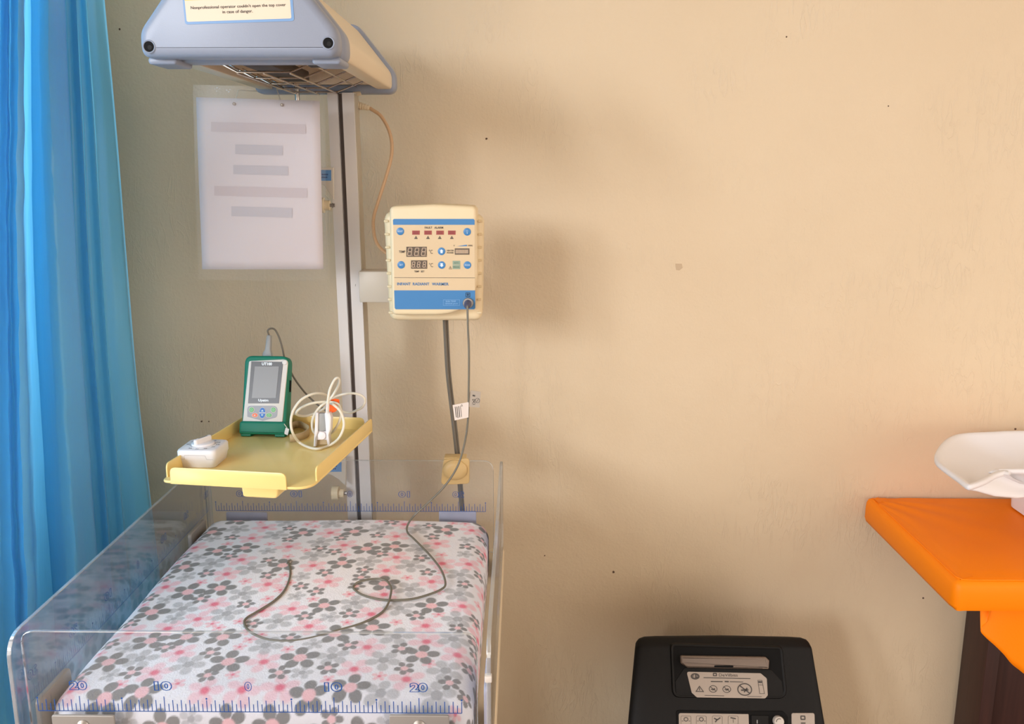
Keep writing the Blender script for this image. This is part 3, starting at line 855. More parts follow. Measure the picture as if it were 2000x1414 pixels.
# --- bed panels with printed scales
def panel(name, M, u0, u1, v0, v1, r, thick=0.005):
    pts = round_poly([(u0, v0), (u1, v0), (u1, v1), (u0, v1)], [0.001, 0.001, r, r], 6)
    mb = MB(); o = ccw(pts); n = len(o); e = 0.0007
    oi = inset(o, e)
    mb.add([(x, y, 0) for x, y in oi], [tuple(reversed(range(n)))], M, 0)
    mb.add([(x, y, thick) for x, y in oi], [tuple(range(n))], M, 0)
    mb.loft([[(x, y, 0) for x, y in oi], [(x, y, e) for x, y in o], [(x, y, thick - e) for x, y in o], [(x, y, thick) for x, y in oi]], M, False, False, mi=1)
    return mb.build(name, [M_ACR, M_ACR_E], warm, smooth=40)

def scale_print(M, par, c, v, half, nums, w, mirror, lw=0.0006):
    mk = MB()
    mk.line((c - half / 100, v), (c + half / 100, v), lw, w, M)
    for i in range(-2 * half, 2 * half + 1):
        x = c + i * 0.005
        if i % 20 == 0: h = 0.0195
        elif i % 10 == 0: h = 0.0150
        elif i % 2 == 0: h = 0.0150
        else: h = 0.0100
        mk.line((x, v), (x, v + h), lw, w, M)
        if i % 10 == 0 and i % 20: mk.flat(circ(x, v + 0.0168, 0.0012, 10), w, M)
    for k in nums:
        s = str(abs(k))
        MB().text(s, c + k / 100.0, v + 0.0332, w, 0.0088 if len(s) == 1 else 0.0215, 0.0125, M, outline=0.022 if mirror else 0.030, bold=0.045 if mirror else 0.05, mirror=mirror).build('scale_numeral', M_BLUEINK, par, smooth=0)
    mk.build('scale_marks', M_BLUEINK, par, smooth=0)

PZ0, PZ1 = 0.802, 0.979
FP = front(YF)
fpan = panel('front_panel', FP, BX - 0.2645, BX + 0.2665, PZ0, PZ1, 0.017)
fpan['label'] = 'clear acrylic front panel with blue centimetre scale'
zb_f = on(FP, 491, 1385)[1]
scale_print(FP, fpan, on(FP, 490.5, 1385)[0], zb_f, 25, (-20, -10, 0, 10, 20), 0.0056, False, 0.00105)
BP = front(YB)
bpan = panel('back_panel', BP, BX - 0.268, BX + 0.266, PZ0, on(BP, 800, 898)[1], 0.020)
scale_print(BP, bpan, on(BP, 686, 996)[0], on(BP, 686, 996)[1], 25, (-20, -10, 0, 10, 20), 0.0056, True, 0.0009)
LXP = P(13, 1250, Y=0.93).x
LP = frame((LXP, 0, 0), (0, 1, 0), (0, 0, 1))       # u = Y, v = Z, w = +X (inside)
lpan = panel('side_panel', LP, 0.925, 1.592, PZ0, PZ1 + 0.001, 0.030)
scale_print(LP, lpan, 1.262, zb_f + 0.005, 31, (-30, -20, -10, 0, 10, 20, 30), 0.0056, True, 0.0006)
RXP = BX + 0.283
RP = frame((RXP, 0, 0), (0, -1, 0), (0, 0, 1))      # u = -Y, w = -X
rpan = panel('side_panel', RP, -1.592, -0.925, PZ0, PZ1 + 0.001, 0.030)
scale_print(RP, rpan, -1.262, zb_f + 0.005, 31, (-30, -20, -10, 0, 10, 20, 30), 0.0056, True, 0.0006)
# clips that hold the panels
for (x0, x1) in ((107, 228), (762, 878)):
    a = on(FP, x0, 1389.5); b_ = on(FP, x1, 1389.5)
    MB().slab(rrect((a[0] + b_[0]) / 2, (a[1] + PZ0 - 0.02) / 2, b_[0] - a[0], a[1] - PZ0 + 0.02, 0.002, 2), 0.0055, 0.0085, FP, bev=0.001).build('clip_plate', M_CLIP, fpan)
    c = ((a[0] + b_[0]) / 2, a[1] - 0.0125)
    MB().loft([[(x, y, w) for x, y in circ(c[0], c[1], r, 20)] for r, w in ((0.0072, 0.0085), (0.0072, 0.0095), (0.0045, 0.0125), (0.0028, 0.0125), (0.0025, 0.0105))], FP).build('clip_screw', M_STEEL, fpan)
for (x0, x1, y) in ((441, 521, 1001), (857, 930, 999)):
    a = on(BP, x0, y); b_ = on(BP, x1, y)
    MB().slab(rrect((a[0] + b_[0]) / 2, (a[1] + PZ0) / 2, b_[0] - a[0], a[1] - PZ0, 0.002, 2), -0.0040, -0.0005, BP, bev=0.001).build('clip_plate', M_LAV, bpan)
for pan, F, cs in ((lpan, LP, (0.998, 1.50)), (rpan, RP, (-1.03, -1.50))):
    for c in cs:
        MB().slab(round_poly([(c - 0.038, PZ0), (c + 0.038, PZ0), (c + 0.038, 0.880), (c - 0.038, 0.880)], [0.001, 0.001, 0.008, 0.008]), 0.0055, 0.0115, F, bev=0.002).build('clip_plate', M_CLIP if pan is lpan else M_LAV, pan)
# small joint fittings on the outer panel edges
MB().box((RXP - 0.007, 0.922, 0.930), (RXP + 0.001, 0.930, 0.938), 0.001).build('corner_catch', M_LGREY, rpan)

# --- cable hook on the back panel
hk = MB(); HKF = front(YB - 0.012)
hq = lambda x, y: on(HKF, x, y)
hk.slab(round_poly([hq(866, 896), hq(917, 894), hq(917, 944), hq(861, 946)], 0.007), 0.0, 0.0035, HKF, bev=0.0015)
hook = hk.build('cable_hook', M_HOOKY, warm)
cu_, cv_ = hq(889, 916)
rings = []
for (r, w) in ((0.0225, 0.0035), (0.022, 0.007), (0.018, 0.0105), (0.012, 0.012), (0.003, 0.0125)):
    rings.append([(x, y, w) for x, y in circ(cu_, cv_, r, 24, r * 0.86)])
MB().loft(rings, HKF, False, True).build('hook_boss', M_HOOKY, hook)
MB().box((cu_ - 0.02, YB - 0.012, hq(889, 900)[1]), (cu_ + 0.02, YB + 0.012, hq(889, 894)[1]), 0.001).build('hook_bridge', M_HOOKY, hook)

# --- instrument tray on its arm
TZ = 1.065
fl = P(314, 938, Z=TZ); fr = P(640, 944, Z=TZ); bk = P(723, 840, Z=TZ)
ty = math.radians(-7.9)
tu = Vector((math.cos(ty), math.sin(ty), 0)); tv = Vector((-tu.y, tu.x, 0))
TM = frame(fl, tu, tv)
tw = on(TM, 622, 938)[0]; td = on(TM, 722, 838)[1]
TT = 0.004
tr = MB(); tr.slab(round_poly([(0, 0), (tw, 0), (tw, td), (0, td)], [0.012, 0.030, 0.012, 0.012], 6), -TT, 0.0, TM, bev=0.0012, back=0.0012)
tray = tr.build('instrument_tray', M_TRAY, warm, smooth=40)
tray['label'] = 'yellow enamelled tray on the post arm'
lh_ = 0.021
def lip_wall(name, F, u0, u1):
    o = round_poly([(u0, -TT), (u1, -TT), (u1, lh_), (u0, lh_)], [0, 0, 0.009, 0.009], 5)
    MB().slab(o, 0.0, 0.0028, F, bev=0.0008, back=0.0008, n=2).build(name, M_TRAY, tray, smooth=40)
TU, TV = tu, tv; UP = Vector((0, 0, 1))
lip_wall('tray_lip', frame(TM @ Vector((0, 0.0005, 0)), TU, UP), 0.016, tw - 0.034)
lip_wall('tray_lip', frame(TM @ Vector((0, td - 0.003, 0)), TU, UP), 0.016, tw - 0.014)
lip_wall('tray_lip', frame(TM @ Vector((0.0035, 0, 0)), -TV, UP), -td + 0.012, -0.014)
lip_wall('tray_lip', frame(TM @ Vector((tw - 0.0005, 0, 0)), -TV, UP), -td + 0.002, -0.030)
bl0, bl1 = on(TM, 462, 945), on(TM, 536, 945)
tb = MB(); tb.slab(round_poly([(bl0[0], -0.026), (bl1[0], -0.026), (bl1[0] + 0.002, -TT), (bl0[0] - 0.002, -TT)], [0.005, 0.008, 0.001, 0.001]), -0.185, -0.018, frame(TM @ Vector((0, 0, 0)), TU, UP), bev=0.003)
tb.build('tray_socket', M_TRAY, tray, smooth=40)
sp_ = on(TM, 500, 965)
MB().box((BX - 0.11, 1.40, TZ - 0.040), (BX - 0.085, 1.605, TZ - 0.026), 0.002).build('tray_beam', M_OFFW, tray)

# ------------------------------------------------------------------ mattress in its printed sheet
def mattress():
    cx, cy = BX, 1.2575; hw, hl, R = 0.2585, 0.2965, 0.030
    ztop, drop = 0.884, 0.045
    step = 0.0016
    ex = hw - R + R * math.pi / 2 + drop; ey = hl - R + R * math.pi / 2 + drop
    nx = int(2 * ex / step) + 1; ny = int(2 * ey / step) + 1
    px = np.linspace(-ex, ex, nx); py = np.linspace(-ey, ey, ny)
    GX, GY = np.meshgrid(px, py)
    qx = np.clip(GX, -(hw - R), hw - R); qy = np.clip(GY, -(hl - R), hl - R)
    dx, dy = GX - qx, GY - qy
    d = np.hypot(dx, dy); dd = np.maximum(d, 1e-9)
    ang = np.clip(d / R, 0, math.pi / 2)
    off = R * np.sin(ang); z = -R * (1 - np.cos(ang)) - np.maximum(0, d - R * math.pi / 2)
    X = qx + dx / dd * off; Y = qy + dy / dd * off
    z = np.maximum(z, -0.078)
    # soft crown and slight unevenness of the padding
    z += ztop - 0.007 * ((X / hw) ** 4 + (Y / hl) ** 4) * 0.6
    rs = np.random.RandomState(3)
    for k in range(14):
        fx, fy, ph = rs.uniform(-28, 28), rs.uniform(-24, 24), rs.uniform(0, 6.28)
        z += 0.00055 * np.sin(fx * X + fy * Y + ph)
    # colours: printed flowers
    C = np.empty((ny, nx, 3)); C[:] = lin((243, 239, 243))[:3]
    fl_ = []
    A = 'crop scale'
    def from_px(lst, ox, kind):
        for (a, b_) in lst:
            q = P(ox + a / 2.552, 860 + b_ / 2.552, Z=ztop - 0.002)
            fl_.append((q.x - cx, q.y - cy, kind))
    from_px([(1055,452),(1222,545),(1083,560),(920,637),(937,757),(1098,743),(755,848),(540,1097),(1138,1112),(930,980),(750,995),(705,1238),(515,1255)], 0, 'D')
    from_px([(975,488),(1155,485),(912,575),(1145,588),(825,685),(1030,672),(745,775),(1000,790),(1225,820),(650,900),(548,1005),(400,1150),(655,1150),(825,1030),(1050,1065),(1035,1175),(840,1350),(300,1272)], 0, 'd')
    from_px([(1185,440),(1060,625),(910,835),(1130,865),(1210,770),(700,1085),(940,1120),(1255,650),(1180,1300)], 0, 'G')
    from_px([(1060,490),(990,590),(930,685),(828,790),(865,885),(632,1030),(550,1160)], 0, 'g')
    from_px([(970,535),(1255,490),(1205,608),(1130,678),(825,730),(1070,818),(645,950),(835,935),(985,890),(895,1060),(770,1155),(1020,1240),(350,1220),(655,1355)], 0, 'P')
    from_px([(1135,522),(880,608),(1000,715),(1225,712),(715,810),(495,1050),(600,1205),(1195,1040),(885,1210),(1090,938)], 0, 'p')
    from_px([(235,457),(490,455),(550,550),(690,535),(430,625),(135,635),(945,437),(640,722),(340,833),(875,823),(220,1097),(825,1070),(580,945),(262,1255),(470,1230),(395,980)], 500, 'D')
    from_px([(165,432),(165,492),(425,488),(320,545),(390,565),(620,575),(605,475),(65,610),(60,683),(225,737),(345,672),(540,658),(300,763),(245,885),(465,873),(800,875),(855,660),(825,590),(880,475),(1050,520),(1135,463),(1130,535),(1125,643),(1040,710),(1110,858),(1005,930),(1100,960),(725,1045),(460,1035),(360,1145),(115,1165),(740,1140),(965,1195),(1075,1105),(1055,1235),(675,405),(455,395),(865,418),(500,737)], 500, 'd')
    from_px([(95,470),(380,410),(320,510),(620,437),(805,440),(290,585),(560,615),(770,630),(815,545),(110,910),(490,820),(765,745),(715,840),(1010,760),(1005,885),(1020,665),(985,985),(635,1105),(380,1090),(945,1140),(155,400),(50,1035),(700,985),(620,1250),(900,1250)], 500, 'G')
    from_px([(60,560),(230,690),(200,785),(1040,560),(1050,485),(525,405),(290,1030),(230,1165)], 500, 'g')
    from_px([(45,430),(370,460),(440,530),(165,535),(700,480),(905,512),(740,415),(1075,435),(700,592),(285,637),(650,660),(60,727),(360,717),(875,705),(1060,610),(640,775),(180,848),(1030,820),(575,875),(265,940),(845,925),(40,1115),(555,1045),(490,1150),(850,1005),(1005,1062),(120,1230),(750,1190),(1165,510),(1165,705),(1140,925)], 500, 'P')
    from_px([(255,412),(595,512),(70,520),(925,570),(755,690),(910,865),(285,800),(455,920),(865,1112),(615,1180),(965,465),(160,590),(160,1055),(1130,570),(1125,775),(1115,885),(700,912),(60,795)], 500, 'p')
    RAD = {'D': 0.0258, 'd': 0.0148, 'G': 0.0245, 'g': 0.0158, 'P': 0.0245, 'p': 0.0105}
    fl_ = [(a, b_, k) for a, b_, k in fl_ if abs(a) < hw + 0.03 and abs(b_) < hl - 0.012]
    rnd = random.Random(11)
    for kind, tries in (('D', 900), ('P', 900), ('G', 900), ('d', 1500), ('g', 1200), ('p', 1200)):
        for _ in range(tries):
            a, b_ = rnd.uniform(-ex, ex), rnd.uniform(-ey, ey)
            if all(math.hypot(a - q[0], b_ - q[1]) > (RAD[kind] + RAD[q[2]]) * 0.84 for q in fl_): fl_.append((a, b_, kind))
    order = {'P': 0, 'p': 1, 'G': 2, 'g': 3, 'D': 4, 'd': 5}
    fl_.sort(key=lambda q: order[q[2]])
    def smooth(e0, e1, v):
        t = np.clip((v - e0) / (e1 - e0), 0, 1); return t * t * (3 - 2 * t)
    styles = {'D': ((132, 129, 127), 0.95, (246, 194, 198), 0.12), 'd': ((134, 130, 129), 0.94, (244, 198, 202), 0.12),
              'G': ((182, 180, 182), 0.72, (150, 148, 150), 0.22), 'g': ((186, 184, 186), 0.70, (156, 153, 156), 0.22),
              'P': ((248, 190, 200), 0.66, (238, 116, 138), 0.34), 'p': ((247, 178, 188), 0.66, (238, 120, 142), 0.34)}
    for (a, b_, k) in fl_:
        R_ = RAD[k] * rnd.uniform(0.94, 1.06)
        i0, i1 = np.searchsorted(px, a - R_ * 1.15), np.searchsorted(px, a + R_ * 1.15)
        j0, j1 = np.searchsorted(py, b_ - R_ * 1.15), np.searchsorted(py, b_ + R_ * 1.15)
        if i1 <= i0 or j1 <= j0: continue
        lx = (GX[j0:j1, i0:i1] - a) / R_; ly = (GY[j0:j1, i0:i1] - b_) / R_
        rot = rnd.uniform(0, 6.28) if k not in ('D',) else rnd.uniform(-0.3, 0.3) + math.pi / 2
        pc, al, cc, soft = styles[k]
        cov = np.zeros_like(lx)
        for i in range(5):
            t = rot + 2 * math.pi * i / 5 + rnd.uniform(-0.08, 0.08)
            rr = rnd.uniform(0.92, 1.05)
            ux = lx * math.cos(t) + ly * math.sin(t); uy = -lx * math.sin(t) + ly * math.cos(t)
            e = np.sqrt(((ux - 0.62 * rr) / 0.37) ** 2 + (uy / 0.305) ** 2)
            cov = np.maximum(cov, 1 - smooth(1 - soft, 1 + soft, e))
        seg = C[j0:j1, i0:i1]
        c1 = np.array(lin(pc)[:3]); c2 = np.array(lin(cc)[:3])
        al_ = (cov * al)[..., None]
        seg = seg * (1 - al_) + c1 * al_
        rc = np.hypot(lx, ly)
        cr = 0.34 if k in 'Dd' else 0.30
        cs = 0.10 if k in 'DdGg' else 0.28
        cl = (1 - smooth(cr - cs * cr * 2, cr + cs * cr * 1.2, rc))[..., None] * (0.97 if k in 'DdPp' else 0.75)
        seg = seg * (1 - cl) + c2 * cl
        C[j0:j1, i0:i1] = seg
    me = bpy.data.meshes.new('mattress')
    V = np.stack([X, Y, z - 0.82], -1).reshape(-1, 3).astype(np.float32)
    idx = np.arange(nx * ny).reshape(ny, nx)
    F = np.stack([idx[:-1, :-1], idx[:-1, 1:], idx[1:, 1:], idx[1:, :-1]], -1).reshape(-1, 4)
    me.vertices.add(len(V)); me.vertices.foreach_set('co', V.ravel())
    me.loops.add(F.size); me.loops.foreach_set('vertex_index', F.ravel().astype(np.int32))
    me.polygons.add(len(F)); me.polygons.foreach_set('loop_start', np.arange(0, F.size, 4, dtype=np.int32))
    me.update(calc_edges=True)
    me.polygons.foreach_set('use_smooth', np.ones(len(F), dtype=bool))
    at = me.color_attributes.new('print', 'FLOAT_COLOR', 'POINT')
    CA = np.ones((len(V), 4), dtype=np.float32); CA[:, :3] = C.reshape(-1, 3)
    at.data.foreach_set('color', CA.ravel())
    me.materials.append(M_PRINT)
    ob = bpy.data.objects.new('mattress', me); col.objects.link(ob)
    ob.location = (cx, cy, 0.82 - 0.0)
    tag(ob, 'bed mattress in a white sheet printed with grey and pink flowers', 'mattress')
    ROOTS[ob.name] = Matrix.Translation(ob.location)
    core = MB().box((cx - hw + 0.012, cy - hl + 0.012, 0.801), (cx + hw - 0.012, cy + hl - 0.012, 0.862), 0.01)
    core.build('foam_core', M_WHITE, ob)
    return ob
mattress()

# ------------------------------------------------------------------ skin sensor cable lying on the bed
plug_p = Vector((sx, CY - 0.006, sz))
sens = thing('skin_sensor', 'thin olive-grey sensor cable plugged into the control box and curling over the mattress', 'cable', plug_p)
pl = MB(); pl.loft([[(x, y, w) for x, y in circ(sx, sz - 0.001 * i, r, 16)] for i, (r, w) in enumerate(((0.0062, 0.0061), (0.0062, 0.014), (0.0056, 0.020), (0.0036, 0.024)))], CF)
pl.build('plug', M_BGREY, sens)
MZ = 0.8862
hang = [Vector((sx, CY - 0.022, sz - 0.003)), P(913, 602, Y=1.474), P(914, 640, Y=1.474), P(916, 690, Y=1.476), P(915.5, 760, Y=1.48), P(914, 820, Y=1.485), P(907, 868, Y=1.488), P(893, 912, Y=1.487), P(868, 950, Y=1.482), P(836, 982, Y=1.475), P(808, 1008, Y=1.47)]
bed = [(796, 1026), (796, 1040), (810, 1054), (841, 1086), (862, 1114), (870, 1140), (862, 1151), (841, 1160), (810, 1169), (780, 1172), (743, 1171), (708, 1162), (692, 1151), (691, 1144), (702, 1136), (727, 1131), (750, 1132), (760, 1140), (764, 1156), (751, 1191), (712, 1215), (657, 1232), (602, 1247), (555, 1252), (516, 1247), (486, 1232), (477, 1217), (482, 1207), (500, 1196), (535, 1174), (557, 1151), (567, 1122), (564, 1100)]
bp_ = []
for i, (x, y) in enumerate(bed):
    zz = MZ + (0.0035 if 13 < i < 19 else 0.0) + (0.004 if i == 0 else 0)
    bp_.append(P(x, y, Z=zz))
MB().tube(spline(hang + bp_, 6), 0.00175, 8).build('cable', M_CABLE_P, sens)
tip = bp_[-1]
MB().tube(spline([tip, tip + Vector((0.0022, 0.006, 0.001)), tip + Vector((0.0, 0.011, 0.001)), tip + Vector((-0.003, 0.007, 0.001)), tip + Vector((-0.0022, -0.003, 0.0))], 5), 0.0012, 6).build('probe_tip', M_STEEL, sens)
def tag_sheet(name, pix, Y, m, lines):
    F = front(Y); pts = [on(F, *p) for p in pix]
    o = MB().slab(ccw(pts), 0.0, 0.0006, F).build(name, m, sens, smooth=0)
    k = MB()
    for a, b_, wd in lines: k.line(on(F, *a), on(F, *b_), wd, 0.0009, F)
    return o, k
o, k = tag_sheet('cable_tag', [(884, 791), (915.5, 785), (915, 815), (888, 821)], 1.481, mat('tag_white', (222, 208, 196), 0.6), [((889, 794), (891.5, 815), 0.0012), ((892.5, 794), (894.5, 816), 0.0012), ((896, 793), (898, 815), 0.0012), ((899.5, 794), (901.5, 814), 0.0008)])
k.ringbar(ccw([on(front(1.481), *p) for p in ((899, 793.5), (904, 793), (902, 789))]), 0.0005, 0.0009, front(1.481)); k.build('tag_print', M_DKINK, sens, smooth=0)
o, k = tag_sheet('cable_tag', [(919.5, 762), (939, 765), (936.5, 796), (915, 794), (915.5, 772)], 1.482, mat('tag_grey', (172, 158, 142), 0.6), [((923, 772), (928, 773), 0.0028), ((922.5, 780), (928.5, 788), 0.0008), ((928.5, 780), (922.5, 788), 0.0008), ((922.5, 780), (928.5, 780), 0.0008), ((923, 789.5), (928, 789.5), 0.001)])
u, v = on(front(1.482), 932.5, 782); k.ringbar(circ(u, v, 0.0042, 16), 0.0006, 0.0009, front(1.482)); k.line((u - 0.002, v - 0.003), (u + 0.002, v + 0.003), 0.0006, 0.0009, front(1.482))
k.build('tag_print', M_DKINK, sens, smooth=0)

# ------------------------------------------------------------------ things on the tray
# dial timer
tc_ = P(397, 905, Z=TZ + 0.001)
TMZ = TZ
a = P(352, 914, Z=TMZ); b_ = P(421, 915, Z=TMZ)
tsz = (b_ - a).length
timer = thing('dial_timer', 'white square dial timer on the front left corner of the yellow tray', 'timer', ((a.x + b_.x) / 2, a.y + tsz / 2, TMZ), rz=math.radians(-2))
TTM = ROOTS[timer.name]
hs = tsz / 2 + 0.003; th_ = 0.0285
body = MB()
body.loft([[(x, y, z) for x, y in rrect(0, 0, 2 * h_, 2 * h_, 0.007, 5)] for h_, z in ((hs - 0.0045, 0.0), (hs - 0.0032, 0.001), (hs - 0.0006, 0.013), (hs, 0.0145), (hs, th_ - 0.003), (hs - 0.0012, th_ - 0.0008), (hs - 0.003, th_))], TTM)
body.build('case', M_WHITE, timer, smooth=50)
sm = MB(); SF = TTM @ frame((0, -hs - 0.0002, 0), (1, 0, 0), (0, 0, 1))
for p, q in (((-0.022, 0.0145), (-0.0175, 0.0145)), ((-0.0175, 0.0145), (-0.0175, 0.0205)), ((-0.0175, 0.0205), (0.014, 0.0205)), ((0.014, 0.0205), (0.0165, 0.0145)), ((0.0165, 0.0145), (0.026, 0.0145))):
    sm.line(p, q, 0.0005, 0.0, SF)
sm.build('case_seam', mat('seam_grey', (178, 174, 174), 0.6), timer, smooth=0)
dial = MB(); dial.loft([[(x, y, z) for x, y in circ(0, 0, r, 40)] for r, z in ((0.0195, th_), (0.0195, th_ + 0.0006), (0.0165, th_ + 0.0008), (0.0165, th_ + 0.0035), (0.0155, th_ + 0.0042))], TTM)
dl = dial.build('dial', M_WHITE, timer, smooth=40)
KM = TTM @ Matrix.Rotation(math.radians(66), 4, 'Z') @ Matrix.Translation((0.0, 0, 0))
MB().slab(rrect(0, 0, 0.033, 0.0068, 0.003, 4), th_ + 0.0030, th_ + 0.0115, KM, bev=0.002).build('grip', M_WHITE, dl, smooth=50)
MB().line((-0.008, 0.0), (0.010, 0.0), 0.0016, th_ + 0.01165, KM).build('pointer_mark', M_DKINK, dl, smooth=0)
nums = MB()
for i in range(12):
    aa = 2 * math.pi * i / 12; r = 0.0232
    if i in (8,): continue
    nums.text(str(i * 5), r * math.sin(aa), r * math.cos(aa), th_ + 0.0003, 0.0036 if i < 2 else 0.0052, 0.0034, TTM, bold=0.02)
for i in range(60):
    aa = 2 * math.pi * i / 60
    nums.line((0.0178 * math.sin(aa), 0.0178 * math.cos(aa)), (0.0190 * math.sin(aa), 0.0190 * math.cos(aa)), 0.0004, th_ + 0.0010, TTM)
nums.build('dial_numerals', mat('grey_numeral_ink', (96, 94, 106), 0.6), timer, smooth=0)

# handheld oximeter, reclining on its stand
ob0 = P(470, 853, Z=TZ); ob1 = P(559, 853, Z=TZ)
OC = (ob0 + ob1) / 2; ow = (ob1 - ob0).length
oxi = thing('handheld_oximeter', 'green-cased handheld oximeter standing on the yellow tray', 'oximeter', (OC.x, OC.y, TZ))
tilt = math.radians(17); oyaw = math.radians(-3)
ou = Vector((math.cos(oyaw), math.sin(oyaw), 0)); on_ = Vector((-math.sin(oyaw), math.cos(oyaw), 0))
ov = Vector((0, 0, 1)) * math.cos(tilt) + on_ * math.sin(tilt)
OM = frame(OC + Vector((0, 0, 0.005)), ou, ov)
top = on(OM, 530, 695)[1]
hwid = ow / 2
s_ = top / 158.0                                    # metres per photograph pixel on its face
oq = lambda x, y: on(OM, x, y)
sh = MB()
outl = round_poly([(-hwid * 1.0, 0.008), (hwid * 1.0, 0.008), (hwid * 0.985, top), (-hwid * 0.985, top)], [0.006, 0.006, 0.013, 0.013], 6)
sh.slab(outl, -0.028, 0.0, OM, bev=0.004, back=0.006)
shell = sh.build('rubber_boot', M_GREEN, oxi, smooth=50)
ft = MB(); ft.slab(round_poly([(-hwid * 1.05, -0.001), (hwid * 1.05, -0.001), (hwid * 1.05, 0.021), (-hwid * 1.05, 0.021)], [0.004, 0.004, 0.006, 0.006]), -0.029, 0.006, OM, bev=0.004, back=0.003)
ft.build('boot_foot', M_GREEN, oxi, smooth=50)
for sgn in (-1, 1):
    MB().slab(round_poly([(sgn * hwid * 0.55, -0.0045), (sgn * hwid * 0.98, -0.0045), (sgn * hwid * 1.0, 0.004), (sgn * hwid * 0.5, 0.004)], 0.002), -0.026, 0.003, OM, bev=0.001).build('foot_pad', M_GREEN, oxi)
fpl = round_poly([oq(474, 831), oq(551.5, 830), oq(563, 707), oq(556, 702), oq(487, 705)], [0.002, 0.002, 0.004, 0.004, 0.004])
MB().slab(fpl, 0.0, 0.0022, OM, bev=0.001).build('front_plate', M_LGREY, oxi)
MB().slab([oq(485.5, 788), oq(545.5, 788), oq(554, 707), oq(492, 706)], 0.0022, 0.0027, OM).build('screen_bezel', M_BEZEL, oxi, smooth=0)
MB().slab([oq(493, 777.5), oq(540, 777.5), oq(546, 716), oq(499, 716)], 0.0027, 0.0031, OM).build('screen', M_LCD, oxi, smooth=0)
t2 = MB(); u, v = oq(522.5, 711); t2.text('UT100', u, v, 0.0030, 21 * s_, 6 * s_, OM, bold=0.05)
u, v = oq(515.5, 782.5); t2.text('Upatm', u, v, 0.0030, 21 * s_, 6.6 * s_, OM, bold=0.04)
t2.build('face_lettering', M_WHITEINK, oxi, smooth=0)
kp = round_poly([oq(484, 792.5), oq(544, 792.5), oq(542, 815), oq(514, 822), oq(484, 814)], [0.002, 0.002, 0.006, 0.02, 0.006])
keyp = MB().slab(kp, 0.0022, 0.0026, OM).build('keypad', M_MGREY, oxi, smooth=0)
def key(name, x, y, rx, ry, m):
    u, v = oq(x, y)
    MB().slab(circ(u, v, rx * s_ * 1.18, 20, ry * s_ * 1.18), 0.0026, 0.0029, OM).build('key_rim', M_LGREY, keyp, smooth=0)
    MB().slab(circ(u, v, rx * s_, 20, ry * s_), 0.0029, 0.0034, OM, bev=0.0003, n=1).build(name, m, keyp, smooth=0)
key('key', 492.5, 800.5, 4.8, 4.8, M_KGREEN); key('key', 535, 800.5, 4.6, 4.8, M_KGREEN)
key('key', 499, 811, 5.6, 4.0, M_KORANGE); key('key', 526.5, 811, 5.8, 4.0, M_KGREEN)
u, v = oq(513.5, 806.5)
MB().slab(circ(u, v, 6.8 * s_, 24, 11.5 * s_), 0.0026, 0.0029, OM).build('key_rim', M_LGREY, keyp, smooth=0)
for k in (1, -1):
    pts = [(u + 6.0 * s_ * math.cos(t), v + k * (1.0 * s_ + 9.6 * s_ * math.sin(t))) for t in [math.pi * i / 10 for i in range(11)]]
    MB().slab(ccw(pts), 0.0029, 0.0034, OM).build('key', M_KBLUE, keyp, smooth=0)
sy = MB()
for k in (1, -1): sy.flat([(u - 2.6 * s_, v + k * 3 * s_), (u + 2.6 * s_, v + k * 3 * s_), (u, v + k * 6.5 * s_)], 0.0037, OM)
for (x, y) in ((492.5, 800.5), (535, 800.5), (526.5, 811)):
    uu, vv = oq(x, y); sy.ringbar(circ(uu, vv, 2.4 * s_, 12), 0.0004, 0.0037, OM)
uu, vv = oq(499, 811); sy.flat([(uu - 2 * s_, vv - 1.5 * s_), (uu + 2 * s_, vv - 1.5 * s_), (uu, vv + 2 * s_)], 0.0037, OM)
sy.build('key_symbols', mat('pale_key_ink', (205, 225, 215), 0.5), keyp, smooth=0)
u, v = oq(557, 708); MB().slab(circ(u, v, 5.5 * s_, 16), 0.0, 0.0034, OM, bev=0.001).build('corner_button', M_LGREY, oxi)
# side slot
SFm = frame(OM @ Vector((hwid * 1.0 + 0.0003, 0, 0)), (OM.to_3x3() @ Vector((0, 0, -1))), (OM.to_3x3() @ Vector((0, 1, 0))))
u_s = 0.014
MB().slab(rrect(u_s, top * 0.62, 0.006, 0.020, 0.002), 0.0, 0.0006, SFm).build('side_slot', M_BLKDK, oxi, smooth=0)
# top connector and its cable
cpt = MB(); c0 = oq(517, 690)[0]
cpt.slab(round_poly([(c0 - 11 * s_, top - 0.002), (c0 + 11 * s_, top - 0.002), (c0 + 8 * s_, top + 8 * s_), (c0 + 6.5 * s_, top + 14 * s_), (c0 + 6 * s_, top + 44 * s_), (c0 - 2.5 * s_, top + 44 * s_), (c0 - 5 * s_, top + 14 * s_), (c0 - 9 * s_, top + 8 * s_)], 0.002), -0.020, -0.011, OM, bev=0.002, back=0.002)
plug2 = cpt.build('connector', M_GREY, oxi, smooth=45)
Yc = (OM @ Vector((c0, top + 0.03, -0.015))).y
cb2 = [OM @ Vector((c0 + 2 * s_, top + 42 * s_, -0.0155)), P(523, 646, Y=Yc), P(530, 641.5, Y=Yc + 0.002), P(538, 645, Y=Yc + 0.004), P(546, 661, Y=Yc + 0.005), P(552, 682, Y=Yc + 0.005), P(556, 700, Y=Yc + 0.006), P(566, 722, Y=Yc + 0.01), P(577, 742, Y=Yc + 0.01), P(595, 766, Y=Yc + 0.012), P(615, 786, Y=Yc + 0.005), P(632, 799, Y=Yc - 0.005), P(645, 808, Y=Yc - 0.01)]
MB().tube(spline(cb2, 6), [0.0016] * 73 if False else 0.0016, 8).build('cable', M_CABLE_D, oxi)
